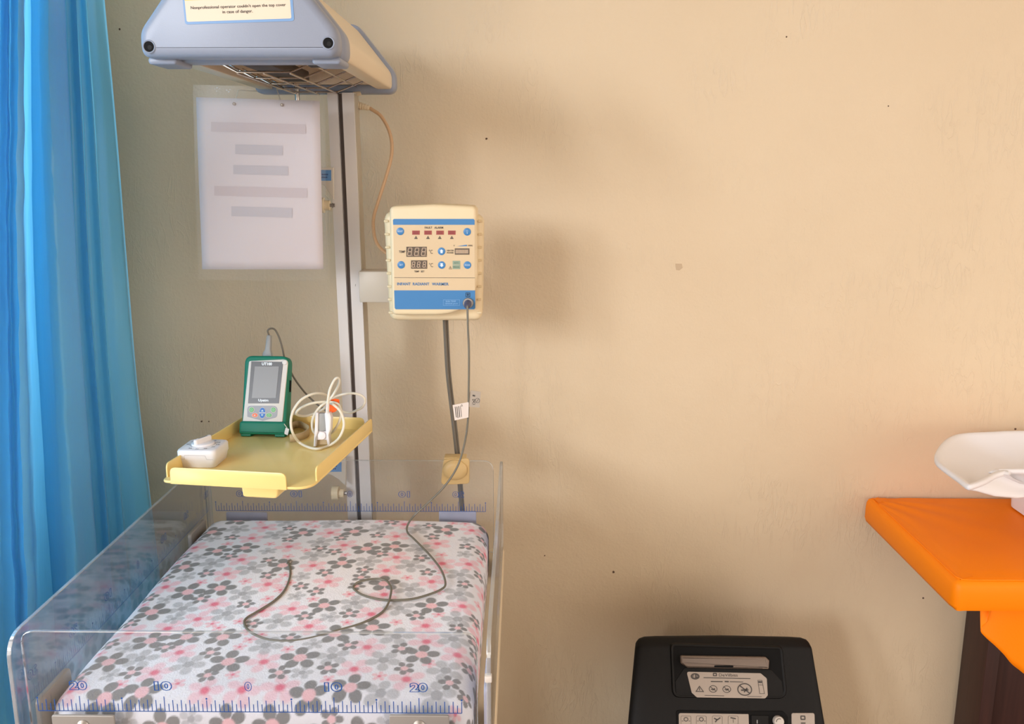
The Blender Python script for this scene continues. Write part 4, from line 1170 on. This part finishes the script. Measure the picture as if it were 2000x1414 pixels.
# hand strap folded behind its lower right corner
st0 = P(566, 838, Z=TZ + 0.012)
sp = [Vector((OC.x + hwid * 0.9, OC.y + 0.022, 0)), P(580, 830, Z=TZ + 0.006), P(597, 836, Z=TZ + 0.006), P(603, 842, Z=TZ + 0.006), P(596, 850, Z=TZ + 0.006), P(578, 856, Z=TZ + 0.006), P(566, 857, Z=TZ + 0.006)]
ring_ = spline([(p.x, p.y, 0) for p in sp], 5)
stp = MB(); rr = []
V = []; F = []
for p in ring_:
    V += [(p.x, p.y, TZ + 0.001), (p.x, p.y, TZ + 0.0135)]
for i in range(len(ring_) - 1): F.append((2 * i, 2 * i + 2, 2 * i + 3, 2 * i + 1))
stp.add(V, F)
so_ = stp.build('hand_strap', [M_STRAPIN], oxi, smooth=60, recalc=False)
md = so_.modifiers.new('thickness', 'SOLIDIFY'); md.thickness = 0.0016
MB().slab(circ(ring_[20].x, ring_[20].y, 0.001, 6), TZ + 0.002, TZ + 0.013).build('strap_buckle', M_BLACK, oxi)
tg = [(558, 835), (565, 838), (562, 850), (555, 847)]
Ft = front(OC.y - 0.006)
MB().slab(ccw([on(Ft, *p) for p in tg]), 0.0, 0.0005, Ft).build('strap_tag', M_WHITE, oxi, smooth=0)
MB().tube([P(555, 828, Y=OC.y - 0.004), P(558, 832, Y=OC.y - 0.005), P(561, 836, Y=OC.y - 0.0055)], 0.0006, 6).build('tag_thread', M_LGREY, oxi)

# finger clip sensor with coiled ivory cable
fcp = P(629, 873, Z=TZ); FY = fcp.y
clip = thing('finger_sensor', 'white finger clip sensor standing on the tray inside its coiled ivory cable', 'finger sensor', (fcp.x, FY, TZ))
tl2 = math.radians(9)
FM = frame((fcp.x, FY, TZ), (1, 0, 0), (0, math.sin(tl2), math.cos(tl2)))
fq = lambda x, y: on(FM, x, y)
for rail in ([(613.5, 872), (618, 871.5), (619.5, 853), (622, 843), (623, 806), (617.5, 804.5)], [(645.5, 868), (641, 869), (638.5, 856), (637.5, 843), (635, 806), (639, 804.5), (645, 805), (648, 815), (647, 838), (643.5, 848)]):
    MB().slab(round_poly([fq(*p) for p in rail], 0.001, 3), -0.012, 0.005, FM, bev=0.0015, back=0.0015).build('clip_rail', M_WHITE, clip)
MB().slab(ccw([fq(620, 807), fq(635.5, 807), fq(637, 841), fq(623, 842)]), -0.008, 0.0022, FM, bev=0.0008).build('grip_pad', M_GREY, clip)
MB().slab(ccw([fq(619.5, 842), fq(639.5, 842), fq(640, 859), fq(618.5, 859)]), -0.008, 0.001, FM, bev=0.0008).build('jaw_block', M_WHITE, clip)
u, v = fq(629.5, 850.5); MB().slab(circ(u, v, 0.0066, 24), 0.0, 0.0045, FM, bev=0.001).build('hinge_button', M_PINKW, clip)
MB().slab(ccw([fq(618, 858), fq(641, 858), fq(643, 868), fq(617, 869)]), -0.010, -0.004, FM).build('jaw_pad', M_STRAPIN, clip)
def Pp(l): return [P(x, y, Y=FY + dy) for x, y, dy in l]
loopA = [(639.5, 806, -0.004), (640.3, 784, -0.002), (644, 762, 0), (652, 744, 0.004), (658.5, 738, 0.008), (662.6, 742, 0.012), (660, 755, 0.016), (649.5, 773, 0.018), (640, 784, 0.014),
         (627, 793, 0.010), (614.5, 809, 0.012), (609.4, 827, 0.012), (613, 844, 0.016), (630, 851, 0.026), (648, 845, 0.026), (659, 831, 0.022), (666, 813, 0.02), (665, 799, 0.014), (658, 788, 0.012),
         (640, 785, 0.016), (618, 786, 0.010), (601, 790, 0.006), (586, 798, 0.004), (579, 806, 0.010), (583, 811, 0.022), (600, 812, 0.04), (630, 800, 0.05), (647, 780, 0.046), (663, 772, 0.05), (686, 768, 0.05), (705, 772, 0.052), (713, 782, 0.055), (708, 794.5, 0.06), (697, 801, 0.066), (684, 806, 0.072),
         (668, 803, 0.074), (650, 786, 0.06), (637, 772, 0.03), (622, 768, 0.012), (606, 771, 0.0), (587, 782, -0.008), (572.6, 802.4, -0.014), (568, 824, -0.017), (571.5, 845, -0.019)]
pts = Pp(loopA)
for (x, y) in ((584, 863.5), (603, 873.7), (622, 876.5), (643, 870)): pts.append(P(x, y, Z=TZ + 0.003 + (0.004 if x < 590 else 0)))
pts += Pp([(661, 856.7, -0.010), (671, 835, -0.006), (670, 816, -0.002), (663, 801, 0.0), (652, 791, 0.004), (646, 788, 0.008)])
MB().tube(spline(pts, 6), 0.0021, 8).build('cable', M_CABLE_W, clip)
MB().tube([P(639.4, 806, Y=FY - 0.004), P(640.2, 790, Y=FY - 0.002), P(641, 782, Y=FY - 0.001)], [0.0030, 0.0027, 0.0022], 10).build('strain_relief', M_LGREY, clip)
TGF = front(FY + 0.022)
otag = [(636, 792), (645, 781), (655, 778.5), (663, 780), (662.5, 796), (655, 804), (645, 807), (637, 803)]
MB().slab(round_poly([on(TGF, *p) for p in otag], 0.002, 3), 0.0, 0.0008, TGF).build('orange_tag', M_ORTAG, clip, smooth=0)
m = MB(); pa = [(649, 786), (652, 783), (655, 785.5), (654.5, 789), (652, 790)]
for i in range(4): m.line(on(TGF, *pa[i]), on(TGF, *pa[i + 1]), 0.0012, 0.0011, TGF)
m.build('tag_mark', M_BLACK, clip, smooth=0)

# ------------------------------------------------------------------ notice in a clear sleeve, hung from the hood
NY = 1.500
NF = front(NY); nq = lambda x, y: on(NF, x, y)
ncen = P(508, 540, Y=NY)
notice = thing('hanging_notice', 'white paper notice in a clear plastic sleeve tied below the heater hood', 'notice', (ncen.x, NY, ncen.z))
def sheet(pix, w, name, m, nu=14, nv=18, amp=0.0012, thick=0.0002):
    a, b_, c, d = [Vector(nq(*p)) for p in pix]            # TL TR BR BL
    rows = []
    for j in range(nv + 1):
        t = j / nv; r = []
        for i in range(nu + 1):
            s = i / nu
            p = a.lerp(b_, s).lerp(d.lerp(c, s), t)
            r.append((p.x, p.y, w + amp * math.sin(s * 5 + t * 3) * math.sin(t * 4 + s)))
        rows.append(r)
    V = [p for r in rows for p in r]; n = nu + 1; F = []
    for j in range(nv):
        for i in range(nu): F.append((j * n + i, j * n + i + 1, (j + 1) * n + i + 1, (j + 1) * n + i))
    o = MB().add(V, F, NF).build(name, m, notice, smooth=80)
    if thick:
        md = o.modifiers.new('thickness', 'SOLIDIFY'); md.thickness = thick
    return o
PIX = [(383, 190), (624, 197), (631.5, 526), (395, 526)]
paper = sheet(PIX, 0.0, 'paper', M_PAPER)
A4 = [Vector(nq(*p)) for p in PIX]
def paper_bar(x0, y0, x1, y1, m, name='printed_line'):
    V = []; n = 14
    for i in range(n + 1):
        for yy0, yy1 in ((y0, y1),):
            pass
    a, b_, c, d = nq(x0, y0), nq(x1, y0 + (x1 - x0) * 0.025), nq(x1, y1 + (x1 - x0) * 0.025), nq(x0, y1)
    vs = []
    for i in range(n + 1):
        s = i / n
        for p, q in ((a, b_), (d, c)):
            u, v = p[0] + (q[0] - p[0]) * s, p[1] + (q[1] - p[1]) * s
            # follow the sheet's gentle curl
            S = (u - A4[3].x) / (A4[2].x - A4[3].x); T = (A4[0].y - v) / (A4[0].y - A4[3].y)
            vs.append((u, v, 0.0009 + 0.0012 * math.sin(S * 5 + T * 3) * math.sin(T * 4 + S)))
    F = [(2 * i, 2 * i + 1, 2 * i + 3, 2 * i + 2) for i in range(n)]
    MB().add(vs, F, NF).build(name, m, paper, smooth=0)
for (x0, y0, x1, y1, m) in ((413, 238, 597, 257, M_FADEDP), (460, 282, 552, 301, M_FADEDB), (456, 322, 563, 340, M_FADEDB), (419, 363, 600, 382, M_FADEDP), (452, 403, 571, 422, M_FADEDB)):
    paper_bar(x0, y0, x1, y1, m)
sheet([(378, 166), (634, 172), (641, 548), (389, 546)], 0.0034, 'plastic_sleeve', M_SLEEVE, thick=0)
for (x, y, x2, y2) in ((458, 203, 465, 176), (551, 205, 540, 173)):
    u, v = nq(x, y)
    MB().slab(circ(u, v, 0.0026, 14), -0.0006, 0.0030, NF).build('punched_hole', M_HOLE, notice, smooth=0)
    e = P(x2, y2, Y=NY + 0.05)
    MB().tube([NF @ Vector((u, v, 0.0036)), P((x + x2) / 2, (y + y2) / 2, Y=NY + 0.02), e, Vector((e.x, HY1 - 0.01, hb + 0.004))], 0.0009, 6).build('tie_string', M_CLEARTIE, notice)
fl2 = MB()
for k in range(11):
    x = 424 + rnd_ if False else random.uniform(420, 452); y = random.uniform(172, 181); r = random.uniform(0.0004, 0.0014)
    u, v = nq(x, y); fl2.flat([(u + r * math.cos(t) * random.uniform(.5, 1.6), v + r * math.sin(t) * random.uniform(.4, .9)) for t in [i * 1.047 for i in range(6)]], 0.0048, NF)
fl2.build('tape_residue', M_WHITE, notice, smooth=0)

# ------------------------------------------------------------------ orange examination table
XT0, XT1, YT0, YT1, ZT = 0.742, 2.1, 1.425, 1.842, 0.815
table = thing('examination_table', 'orange vinyl padded examination table on dark wooden supports', 'table', ((XT0 + XT1) / 2, 1.63, 0))
def cushion():
    o = round_poly([(XT0, YT0), (XT1, YT0), (XT1, YT1), (XT0, YT1)], [0.02, 0.02, 0.012, 0.012], 6)
    th = 0.056; rings = []
    prof_c = [(0.012, -th), (0.003, -th + 0.003), (0.0, -th + 0.010), (0.001, -0.022), (0.002, -0.012), (0.0055, -0.0045), (0.010, -0.0028), (0.012, -0.0015), (0.020, -0.0005), (0.04, 0.0)]
    for ins, dz in prof_c:
        ring = []
        for (x, y) in inset(o, ins):
            wob = 0.0022 * noise.noise(Vector((x * 22, y * 22, dz * 30))) if dz < -0.03 else 0.0
            if dz <= -th + 0.004: wob += 0.003 * noise.noise(Vector((x * 60, y * 60, 1)))
            ring.append((x + (wob if x < XT0 + 0.1 else 0), y + (wob if y < YT0 + 0.1 else 0), ZT + dz + wob * 0.8))
        rings.append(ring)
    mb = MB(); mb.loft(rings, cap0=True, cap1=False)
    # top surface: grid with pulled creases near the wall corner
    ti = rings[-1]
    nx, ny = 110, 40; x0, x1, y0_, y1_ = XT0 + 0.012, XT1 - 0.012, YT0 + 0.012, YT1 - 0.012
    V = []; F = []
    for j in range(ny + 1):
        for i in range(nx + 1):
            s = (i / nx) ** 1.6; t = j / ny
            x = x0 + (x1 - x0) * s; y = y0_ + (y1_ - y0_) * t
            ex_ = min(x - x0, y - y0_, y1_ - y, 0.03) / 0.03
            dx = x - XT0; dy = YT1 - y
            ang = math.atan2(dy, dx + 1e-6); rad = math.hypot(dx, dy)
            crease = 0.0035 * math.sin(ang * 16) * math.exp(-rad / 0.10) * min(1, rad / 0.03)
            V.append((x, y, ZT - 0.0016 + 0.0026 * ex_ + crease + 0.0012 * noise.noise(Vector((x * 7, y * 9, 0)))))
    n = nx + 1
    for j in range(ny):
        for i in range(nx): F.append((j * n + i, j * n + i + 1, (j + 1) * n + i + 1, (j + 1) * n + i))
    mb.add(V, F)
    return mb.build('cushion', M_VINYL, table, smooth=50)
cush = cushion()
# welt seams
sm = MB(); zs = ZT - 0.0012
sm.tube(spline([(XT0 + 0.012, YT1 - 0.05, zs), (XT0 + 0.0115, YT1 - 0.15, zs), (XT0 + 0.011, YT0 + 0.12, zs), (XT0 + 0.011, YT0 + 0.035, zs), (XT0 + 0.014, YT0 + 0.018, zs), (XT0 + 0.028, YT0 + 0.011, zs), (XT0 + 0.10, YT0 + 0.0105, zs), (XT0 + 0.4, YT0 + 0.0105, zs)], 8), 0.0013, 6)
sm.build('welt_seam', M_VINYL, cush)
# hanging vinyl flap below the front edge
FYl = YT0 + 0.035
FFl = front(FYl); tq = lambda x, y: on(FFl, x, y)
edge = [(1927, 1160), (1925, 1195), (1920, 1210), (1908, 1224), (1918, 1238), (1940, 1258), (1960, 1278), (1975, 1296), (1990, 1308), (2010, 1322), (2060, 1345), (2140, 1350)]
V = []; F = []; nj = 10; ne = len(edge)
sp_e = spline([Vector((tq(*p)[0], tq(*p)[1], 0)) for p in edge], 4); ne = len(sp_e)
ztp = ZT - 0.052
xr_ = XT0 + 0.85
for i, p in enumerate(sp_e):
    for j in range(nj + 1):
        t = j / nj
        x = p.x + (0.012 * t if i < 10 else 0.0); z = p.y + (ztp - p.y) * t
        V.append((x, FYl + 0.008 * math.sin(x * 30) * (1 - t) - 0.006 * (1 - t), z))
for i in range(ne - 1):
    for j in range(nj): F.append((i * (nj + 1) + j, (i + 1) * (nj + 1) + j, (i + 1) * (nj + 1) + j + 1, i * (nj + 1) + j + 1))
fo = MB().add(V, F).build('vinyl_flap', M_VINYL, table, smooth=70)
md = fo.modifiers.new('thickness', 'SOLIDIFY'); md.thickness = 0.0015
# wooden supports
lx = P(1896, 1180, Y=1.82).x
MB().box((lx, 1.735, 0.0), (lx + 0.028, 1.835, ZT - 0.055), 0.002).build('side_board', M_WOOD, table)
MB().box((lx + 0.028, 1.795, 0.05), (XT1 - 0.15, 1.815, ZT - 0.055), 0.001).build('back_board', M_WOOD, table)
MB().box((XT1 - 0.15, 1.735, 0.0), (XT1 - 0.122, 1.835, ZT - 0.055), 0.002).build('side_board', M_WOOD, table)
MB().box((XT0 + 0.20, YT0 + 0.05, ZT - 0.075), (XT1 - 0.1, 1.83, ZT - 0.0555), 0.002).build('top_board', M_WOOD, table)

# ------------------------------------------------------------------ baby scale on the table
SZ = 0.985
scale = thing('baby_scale', 'white plastic baby weighing scale with curved pan on the orange table', 'scale', (1.15, 1.60, ZT))
rim_px = [(2000, 840), (1935, 842), (1880, 845), (1855, 852), (1838, 865), (1826, 884), (1828, 900), (1845, 915), (1870, 933), (1889, 947), (1905, 946), (1928, 937), (1950, 925), (1975, 919), (2000, 917)]
rim = [P(x, y, Z=SZ) for x, y in rim_px]
XC = 1.155
rim_l = [Vector((p.x, min(p.y, 1.805), 0)) for p in rim]
mir = [Vector((2 * XC - p.x, p.y, 0)) for p in reversed(rim_l)]
rim_all = [tuple(p)[:2] for p in spline(rim_l + mir, 4, closed=True)]
rim_all = ccw(rim_all)
cyx, cyy = XC, sum(p[1] for p in rim_all) / len(rim_all)
pn = MB(); rings = []
floor_in = [(cyx + (x - cyx) * 0.62, cyy + 0.01 + (y - cyy) * 0.50) for x, y in rim_all]
def blend(a, b, t): return [(p[0] + (q[0] - p[0]) * t, p[1] + (q[1] - p[1]) * t) for p, q in zip(a, b)]
r_in = inset(rim_all, 0.0135); r_out = inset(rim_all, 0.003)
for o, dz in ((floor_in, -0.050), (blend(r_out, floor_in, 0.75), -0.046), (blend(r_out, floor_in, 0.4), -0.032), (blend(r_out, floor_in, 0.12), -0.015), (r_out, -0.010), (inset(rim_all, 0.0003), -0.008), (rim_all, -0.005), (inset(rim_all, 0.0012), -0.001), (inset(rim_all, 0.004), 0.0), (inset(rim_all, 0.0095), -0.0008), (r_in, -0.004), (blend(r_in, floor_in, 0.10), -0.013), (blend(r_in, floor_in, 0.35), -0.028), (blend(r_in, floor_in, 0.7), -0.041), (blend(r_in, floor_in, 0.95), -0.045)):
    rings.append([(x, y, SZ + dz) for x, y in o])
pn.loft(rings)
pn.build('pan', M_WHITE, scale, smooth=60)
sb = MB()
b0 = P(1948, 950, Y=1.56)
bx0 = 1.008
zb1, zb2 = ZT + 0.004, SZ - 0.062
sb_out = lambda k: round_poly([(bx0 + k, 1.52 + k), (2 * XC - bx0 - k, 1.52 + k), (2 * XC - bx0 - k, 1.80 - k), (bx0 + k, 1.80 - k)], 0.03, 5)
sb.loft([[(x, y, z) for x, y in sb_out(k)] for k, z in ((0.014, zb1 - 0.002), (0.010, zb1), (0.008, zb1 + 0.035), (0.009, zb1 + 0.038), (0.002, zb1 + 0.040), (0.0, zb1 + 0.050), (0.002, zb1 + 0.062), (0.012, zb1 + 0.066))])
sbo = sb.build('scale_base', M_WHITE, scale, smooth=50)
MB().slab(rrect(XC, 1.66, 0.12, 0.10, 0.02), zb1 + 0.064, SZ - 0.048).build('load_pillar', M_WHITE, scale)

# ------------------------------------------------------------------ oxygen concentrator
CX0 = P(1240, 1290, Y=1.55).x; CX1 = P(1592, 1290, Y=1.55).x
ccx = (CX0 + CX1) / 2 + 0.003; chw = (CX1 - CX0) / 2 + 0.008
conc = thing('oxygen_concentrator', 'black oxygen concentrator standing on the floor against the wall', 'concentrator', (ccx, 1.64, 0))
# fascia plane leaning back
ft_y, ft_z = 1.575, on(front(1.575), 1410, 1250)[1]
fb_y, fb_z = 1.475, ft_z - 0.235
vv = Vector((0, ft_y - fb_y, ft_z - fb_z)).normalized()
QM = frame((ccx, fb_y, fb_z), (1, 0, 0), vv)
fh = (Vector((0, ft_y, ft_z)) - Vector((0, fb_y, fb_z))).length
qq = lambda x, y: on(QM, x, y)
# body shell: side profile lofted across the width with rounded shoulders
def body_ring(k):
    """outline of one slice: Y, Z points; k insets the slice"""
    pts = [(1.462, 0.03), (1.462, fb_z - 0.04), (fb_y, fb_z), (ft_y - 0.006, ft_z - 0.010), (ft_y + 0.015, ft_z + 0.002), (1.66, ft_z - 0.062), (1.79, ft_z - 0.15), (1.80, 0.03)]
    o = round_poly([(-y, z) for y, z in pts], [0.02, 0.05, 0.05, 0.015, 0.02, 0.05, 0.03, 0.02], 5)
    return [(-x, z) for x, z in (inset(o, k) if k else o)]
cbm = MB(); rings = []
for (x, k) in ((-chw, 0.0135), (-chw + 0.002, 0.0090), (-chw + 0.006, 0.0045), (-chw + 0.016, 0.0012), (-chw + 0.038, 0.0), (0, -0.002), (chw - 0.038, 0.0), (chw - 0.016, 0.0012), (chw - 0.006, 0.0045), (chw - 0.002, 0.0090), (chw, 0.0135)):
    rings.append([(ccx + x * (1.0 + 0.115 * min(1.2, max(0, (ft_z - z)) / 0.25)) * (1.0 - 0.34 * max(0, y - 1.53) / 0.3), y, z) for y, z in body_ring(k)])
cbm.loft(rings)
cbody = cbm.build('body', M_BLKPL, conc, smooth=45)
# handle recess: raised surround; the pocket's shade is a flat near-black sheet
rc = round_poly([qq(1314, 1262), qq(1522, 1268), qq(1531, 1358), qq(1318, 1356)], [0.010, 0.012, 0.004, 0.004], 5)
MB().flat(rc, 0.0042, QM).build('handle_recess_shade', M_BLKDK, conc, smooth=0)
rimb = MB(); r0 = inset(ccw(rc), -0.004)
rimb.loft([[(x, y, 0.000) for x, y in inset(ccw(rc), -0.007)], [(x, y, 0.0055) for x, y in r0], [(x, y, 0.0055) for x, y in inset(ccw(rc), -0.0015)], [(x, y, 0.0043) for x, y in rc]], QM, False, False)
rimb.build('recess_rim', M_BLKPL, conc, smooth=40)
hd = round_poly([qq(1327, 1279), qq(1492, 1281.5), qq(1499, 1288), qq(1498, 1305), qq(1340, 1302), qq(1328, 1294)], 0.003, 4)
handle = MB().slab(hd, 0.004, 0.016, QM, bev=0.004).build('carry_handle', M_TAUPE, conc)
hs_ = MB(); hs_.line(qq(1330, 1293), qq(1337, 1300), 0.0010, 0.0163, QM); hs_.line(qq(1337, 1300), qq(1485, 1302.6), 0.0008, 0.0163, QM); hs_.slab(rrect(*qq(1410, 1299), 0.036, 0.0036, 0.0017), 0.0158, 0.0166, QM)
hs_.build('handle_seam', M_BLKDK, conc, smooth=0)
sl = round_poly([qq(1318, 1330), qq(1336, 1303), qq(1505, 1307), qq(1526, 1330), qq(1530, 1362), qq(1320, 1360)], 0.004)
MB().slab(sl, 0.0, 0.0050, QM, bev=0.001).build('recess_sill', M_BLKPL, conc)
wl = round_poly([qq(1340, 1311), qq(1484, 1314), qq(1496, 1324), qq(1498, 1357), qq(1493, 1363), qq(1360, 1361), qq(1350, 1352)], 0.004, 4)
wlab = MB().slab(wl, 0.0050, 0.0057, QM).build('warning_label', M_CLABEL, conc, smooth=0)
wp = MB(); H_ = 0.0062; ps = 0.00096
def qtext(mb, s, x, y, w, h, hh=H_): 
    u, v = qq(x, y); mb.text(s, u, v, hh, w * ps, h * ps, QM)
u, v = qq(1356.5, 1320); wp.flat(circ(u, v, 0.0085, 20, 0.0058), H_, QM)
u, v = qq(1395, 1316.5); wp.ringbar(rrect(u, v, 0.0075, 0.0060, 0.001, 2), 0.0018, H_, QM)
qtext(wp, 'DeVilbiss', 1421, 1317.5, 37, 5.6)
wp.line(qq(1373, 1322.5), qq(1464, 1324.5), 0.0014, H_, QM)
wp.line(qq(1387, 1330), qq(1410, 1330.3), 0.0018, H_, QM); wp.line(qq(1414, 1330), qq(1422, 1330.3), 0.0024, H_, QM); wp.line(qq(1424, 1330.3), qq(1450, 1331), 0.0012, H_, QM)
tri = [qq(1357, 1350), qq(1374, 1350.5), qq(1365, 1338)]; wp.ringbar(ccw(tri), 0.0014, H_, QM); wp.line(qq(1365.2, 1347.5), qq(1365, 1342), 0.0014, H_, QM)
for (x, y, r) in ((1391.5, 1344.5, 0.0080), (1418, 1345, 0.0080), (1453, 1345.5, 0.0140)):
    u, v = qq(x, y); k = 0.82
    wp.ringbar(circ(u, v, r, 24, r * k), r * 0.14, H_, QM); wp.line((u - r * 0.65, v + r * 0.6 * k), (u + r * 0.65, v - r * 0.6 * k), r * 0.15, H_, QM)
    wp.line((u - r * 0.5, v - r * 0.1), (u + r * 0.5, v - r * 0.05), r * 0.2, H_, QM); wp.line((u - r * 0.1, v - r * 0.35), (u + r * 0.35, v + r * 0.2), r * 0.16, H_, QM)
wp.ringbar(ccw([qq(1478, 1327), qq(1487, 1327.5), qq(1492, 1354), qq(1482, 1354)]), 0.0008, H_, QM); wp.line(qq(1479.5, 1331), qq(1486.5, 1331.3), 0.0035, H_, QM); wp.line(qq(1480, 1336.5), qq(1488, 1336.8), 0.0008, H_, QM)
wp.line(qq(1375, 1357), qq(1413, 1358), 0.0010, H_, QM); wp.line(qq(1458, 1359), qq(1486, 1359.6), 0.0008, H_, QM)
wp.build('label_print', M_DKINK, conc, smooth=0)
lt = MB(); qtext(lt, '1', 1355, 1319.5, 2.2, 6, 0.0066); lt.line(qq(1352, 1318), qq(1353, 1322), 0.0008, 0.0066, QM); lt.line(qq(1358, 1319), qq(1362, 1320), 0.0008, 0.0066, QM)
lt.build('label_symbol', M_CLABEL, conc, smooth=0)
# control strip in its dark pocket
cp = round_poly([qq(1320, 1386), qq(1528, 1388), qq(1538, 1398), qq(1540, 1470), qq(1322, 1468)], [0.010, 0.004, 0.010, 0.006, 0.006])
MB().slab(cp, 0.0, 0.0030, QM, bev=0.001).build('control_pocket', M_BLKDK, conc)
iconp = MB().slab(round_poly([qq(1325, 1392), qq(1461, 1394), qq(1463, 1460), qq(1326, 1458)], [0.006, 0.001, 0.001, 0.004]), 0.0030, 0.0038, QM).build('icon_strip', M_CLABEL, conc, smooth=0)
ic = MB(); H2 = 0.0042
for k, x in enumerate((1339, 1369, 1400, 1431)):
    ic.ringbar(ccw(round_poly([qq(x - 10, 1397), qq(x + 10, 1397.5), qq(x + 10, 1440), qq(x - 10, 1440)], 0.003)), 0.0005, H2, QM)
    u, v = qq(x, 1404)
    if k < 2: ic.ringbar(circ(u, v, 0.0045, 14, 0.0040), 0.0014, H2, QM); ic.line((u - 0.008, v - 0.003), (u - 0.005, v - 0.003), 0.001, H2, QM); ic.line((u + 0.005, v - 0.003), (u + 0.008, v - 0.003), 0.001, H2, QM)
    elif k == 2: ic.line((u, v - 0.001), (u - 0.006, v + 0.002), 0.0022, H2, QM); ic.line((u, v - 0.001), (u + 0.006, v + 0.003), 0.0022, H2, QM); ic.line((u, v), (u - 0.004, v - 0.005), 0.0022, H2, QM)
    else: ic.line((u - 0.005, v + 0.003), (u + 0.005, v + 0.001), 0.0022, H2, QM); ic.line((u, v), (u, v - 0.006), 0.0008, H2, QM)
ic.build('icon_print', M_DKINK, conc, smooth=0)
MB().slab(ccw([qq(1466, 1396), qq(1500, 1396.5), qq(1501, 1450), qq(1467, 1450)]), 0.003, 0.0050, QM, bev=0.001).build('power_switch', M_BLKPL, conc)
MB().line(qq(1477.5, 1412), qq(1477.5, 1405), 0.0018, 0.0053, QM).build('switch_mark', M_GREY, conc, smooth=0)
u, v = qq(1518, 1407)
kn = MB().loft([[(x, y, w) for x, y in circ(u, v, r, 24)] for r, w in ((0.0098, 0.003), (0.0098, 0.012), (0.0085, 0.0142), (0.006, 0.015))], QM).build('flow_knob', mat('pale_knob', (200, 190, 180), 0.3), conc)
ar = MB(); 
for i in range(8):
    a0 = math.radians(60 + i * 15); a1 = a0 + math.radians(15)
    ar.line((u + 0.0058 * math.cos(a0), v + 0.0058 * math.sin(a0)), (u + 0.0058 * math.cos(a1), v + 0.0058 * math.sin(a1)), 0.0012, 0.0154, QM)
ar.build('knob_arrow', M_DKINK, conc, smooth=0)
sidel = MB().slab(round_poly([qq(1545, 1392), qq(1590, 1392), qq(1592, 1460), qq(1546, 1460)], [0.010, 0.010, 0.004, 0.004], 5), -0.001, 0.0035, QM, bev=0.001).build('maker_label', M_CLABEL, conc, smooth=30)
mk = MB(); u, v = qq(1567, 1401); mk.ringbar(rrect(u, v, 0.0095, 0.0080, 0.0015, 2), 0.0022, 0.0040, QM); mk.line(qq(1563, 1411.5), qq(1572, 1411.5), 0.0022, 0.0040, QM)
mk.build('maker_mark', M_DKINK, conc, smooth=0)
for sx_ in (-0.12, 0.12):
    for y in (1.50, 1.76):
        MB().cyl((ccx + sx_, y, 0.0), (ccx + sx_, y, 0.035), 0.02, 14).build('foot', M_RUBBER, conc)
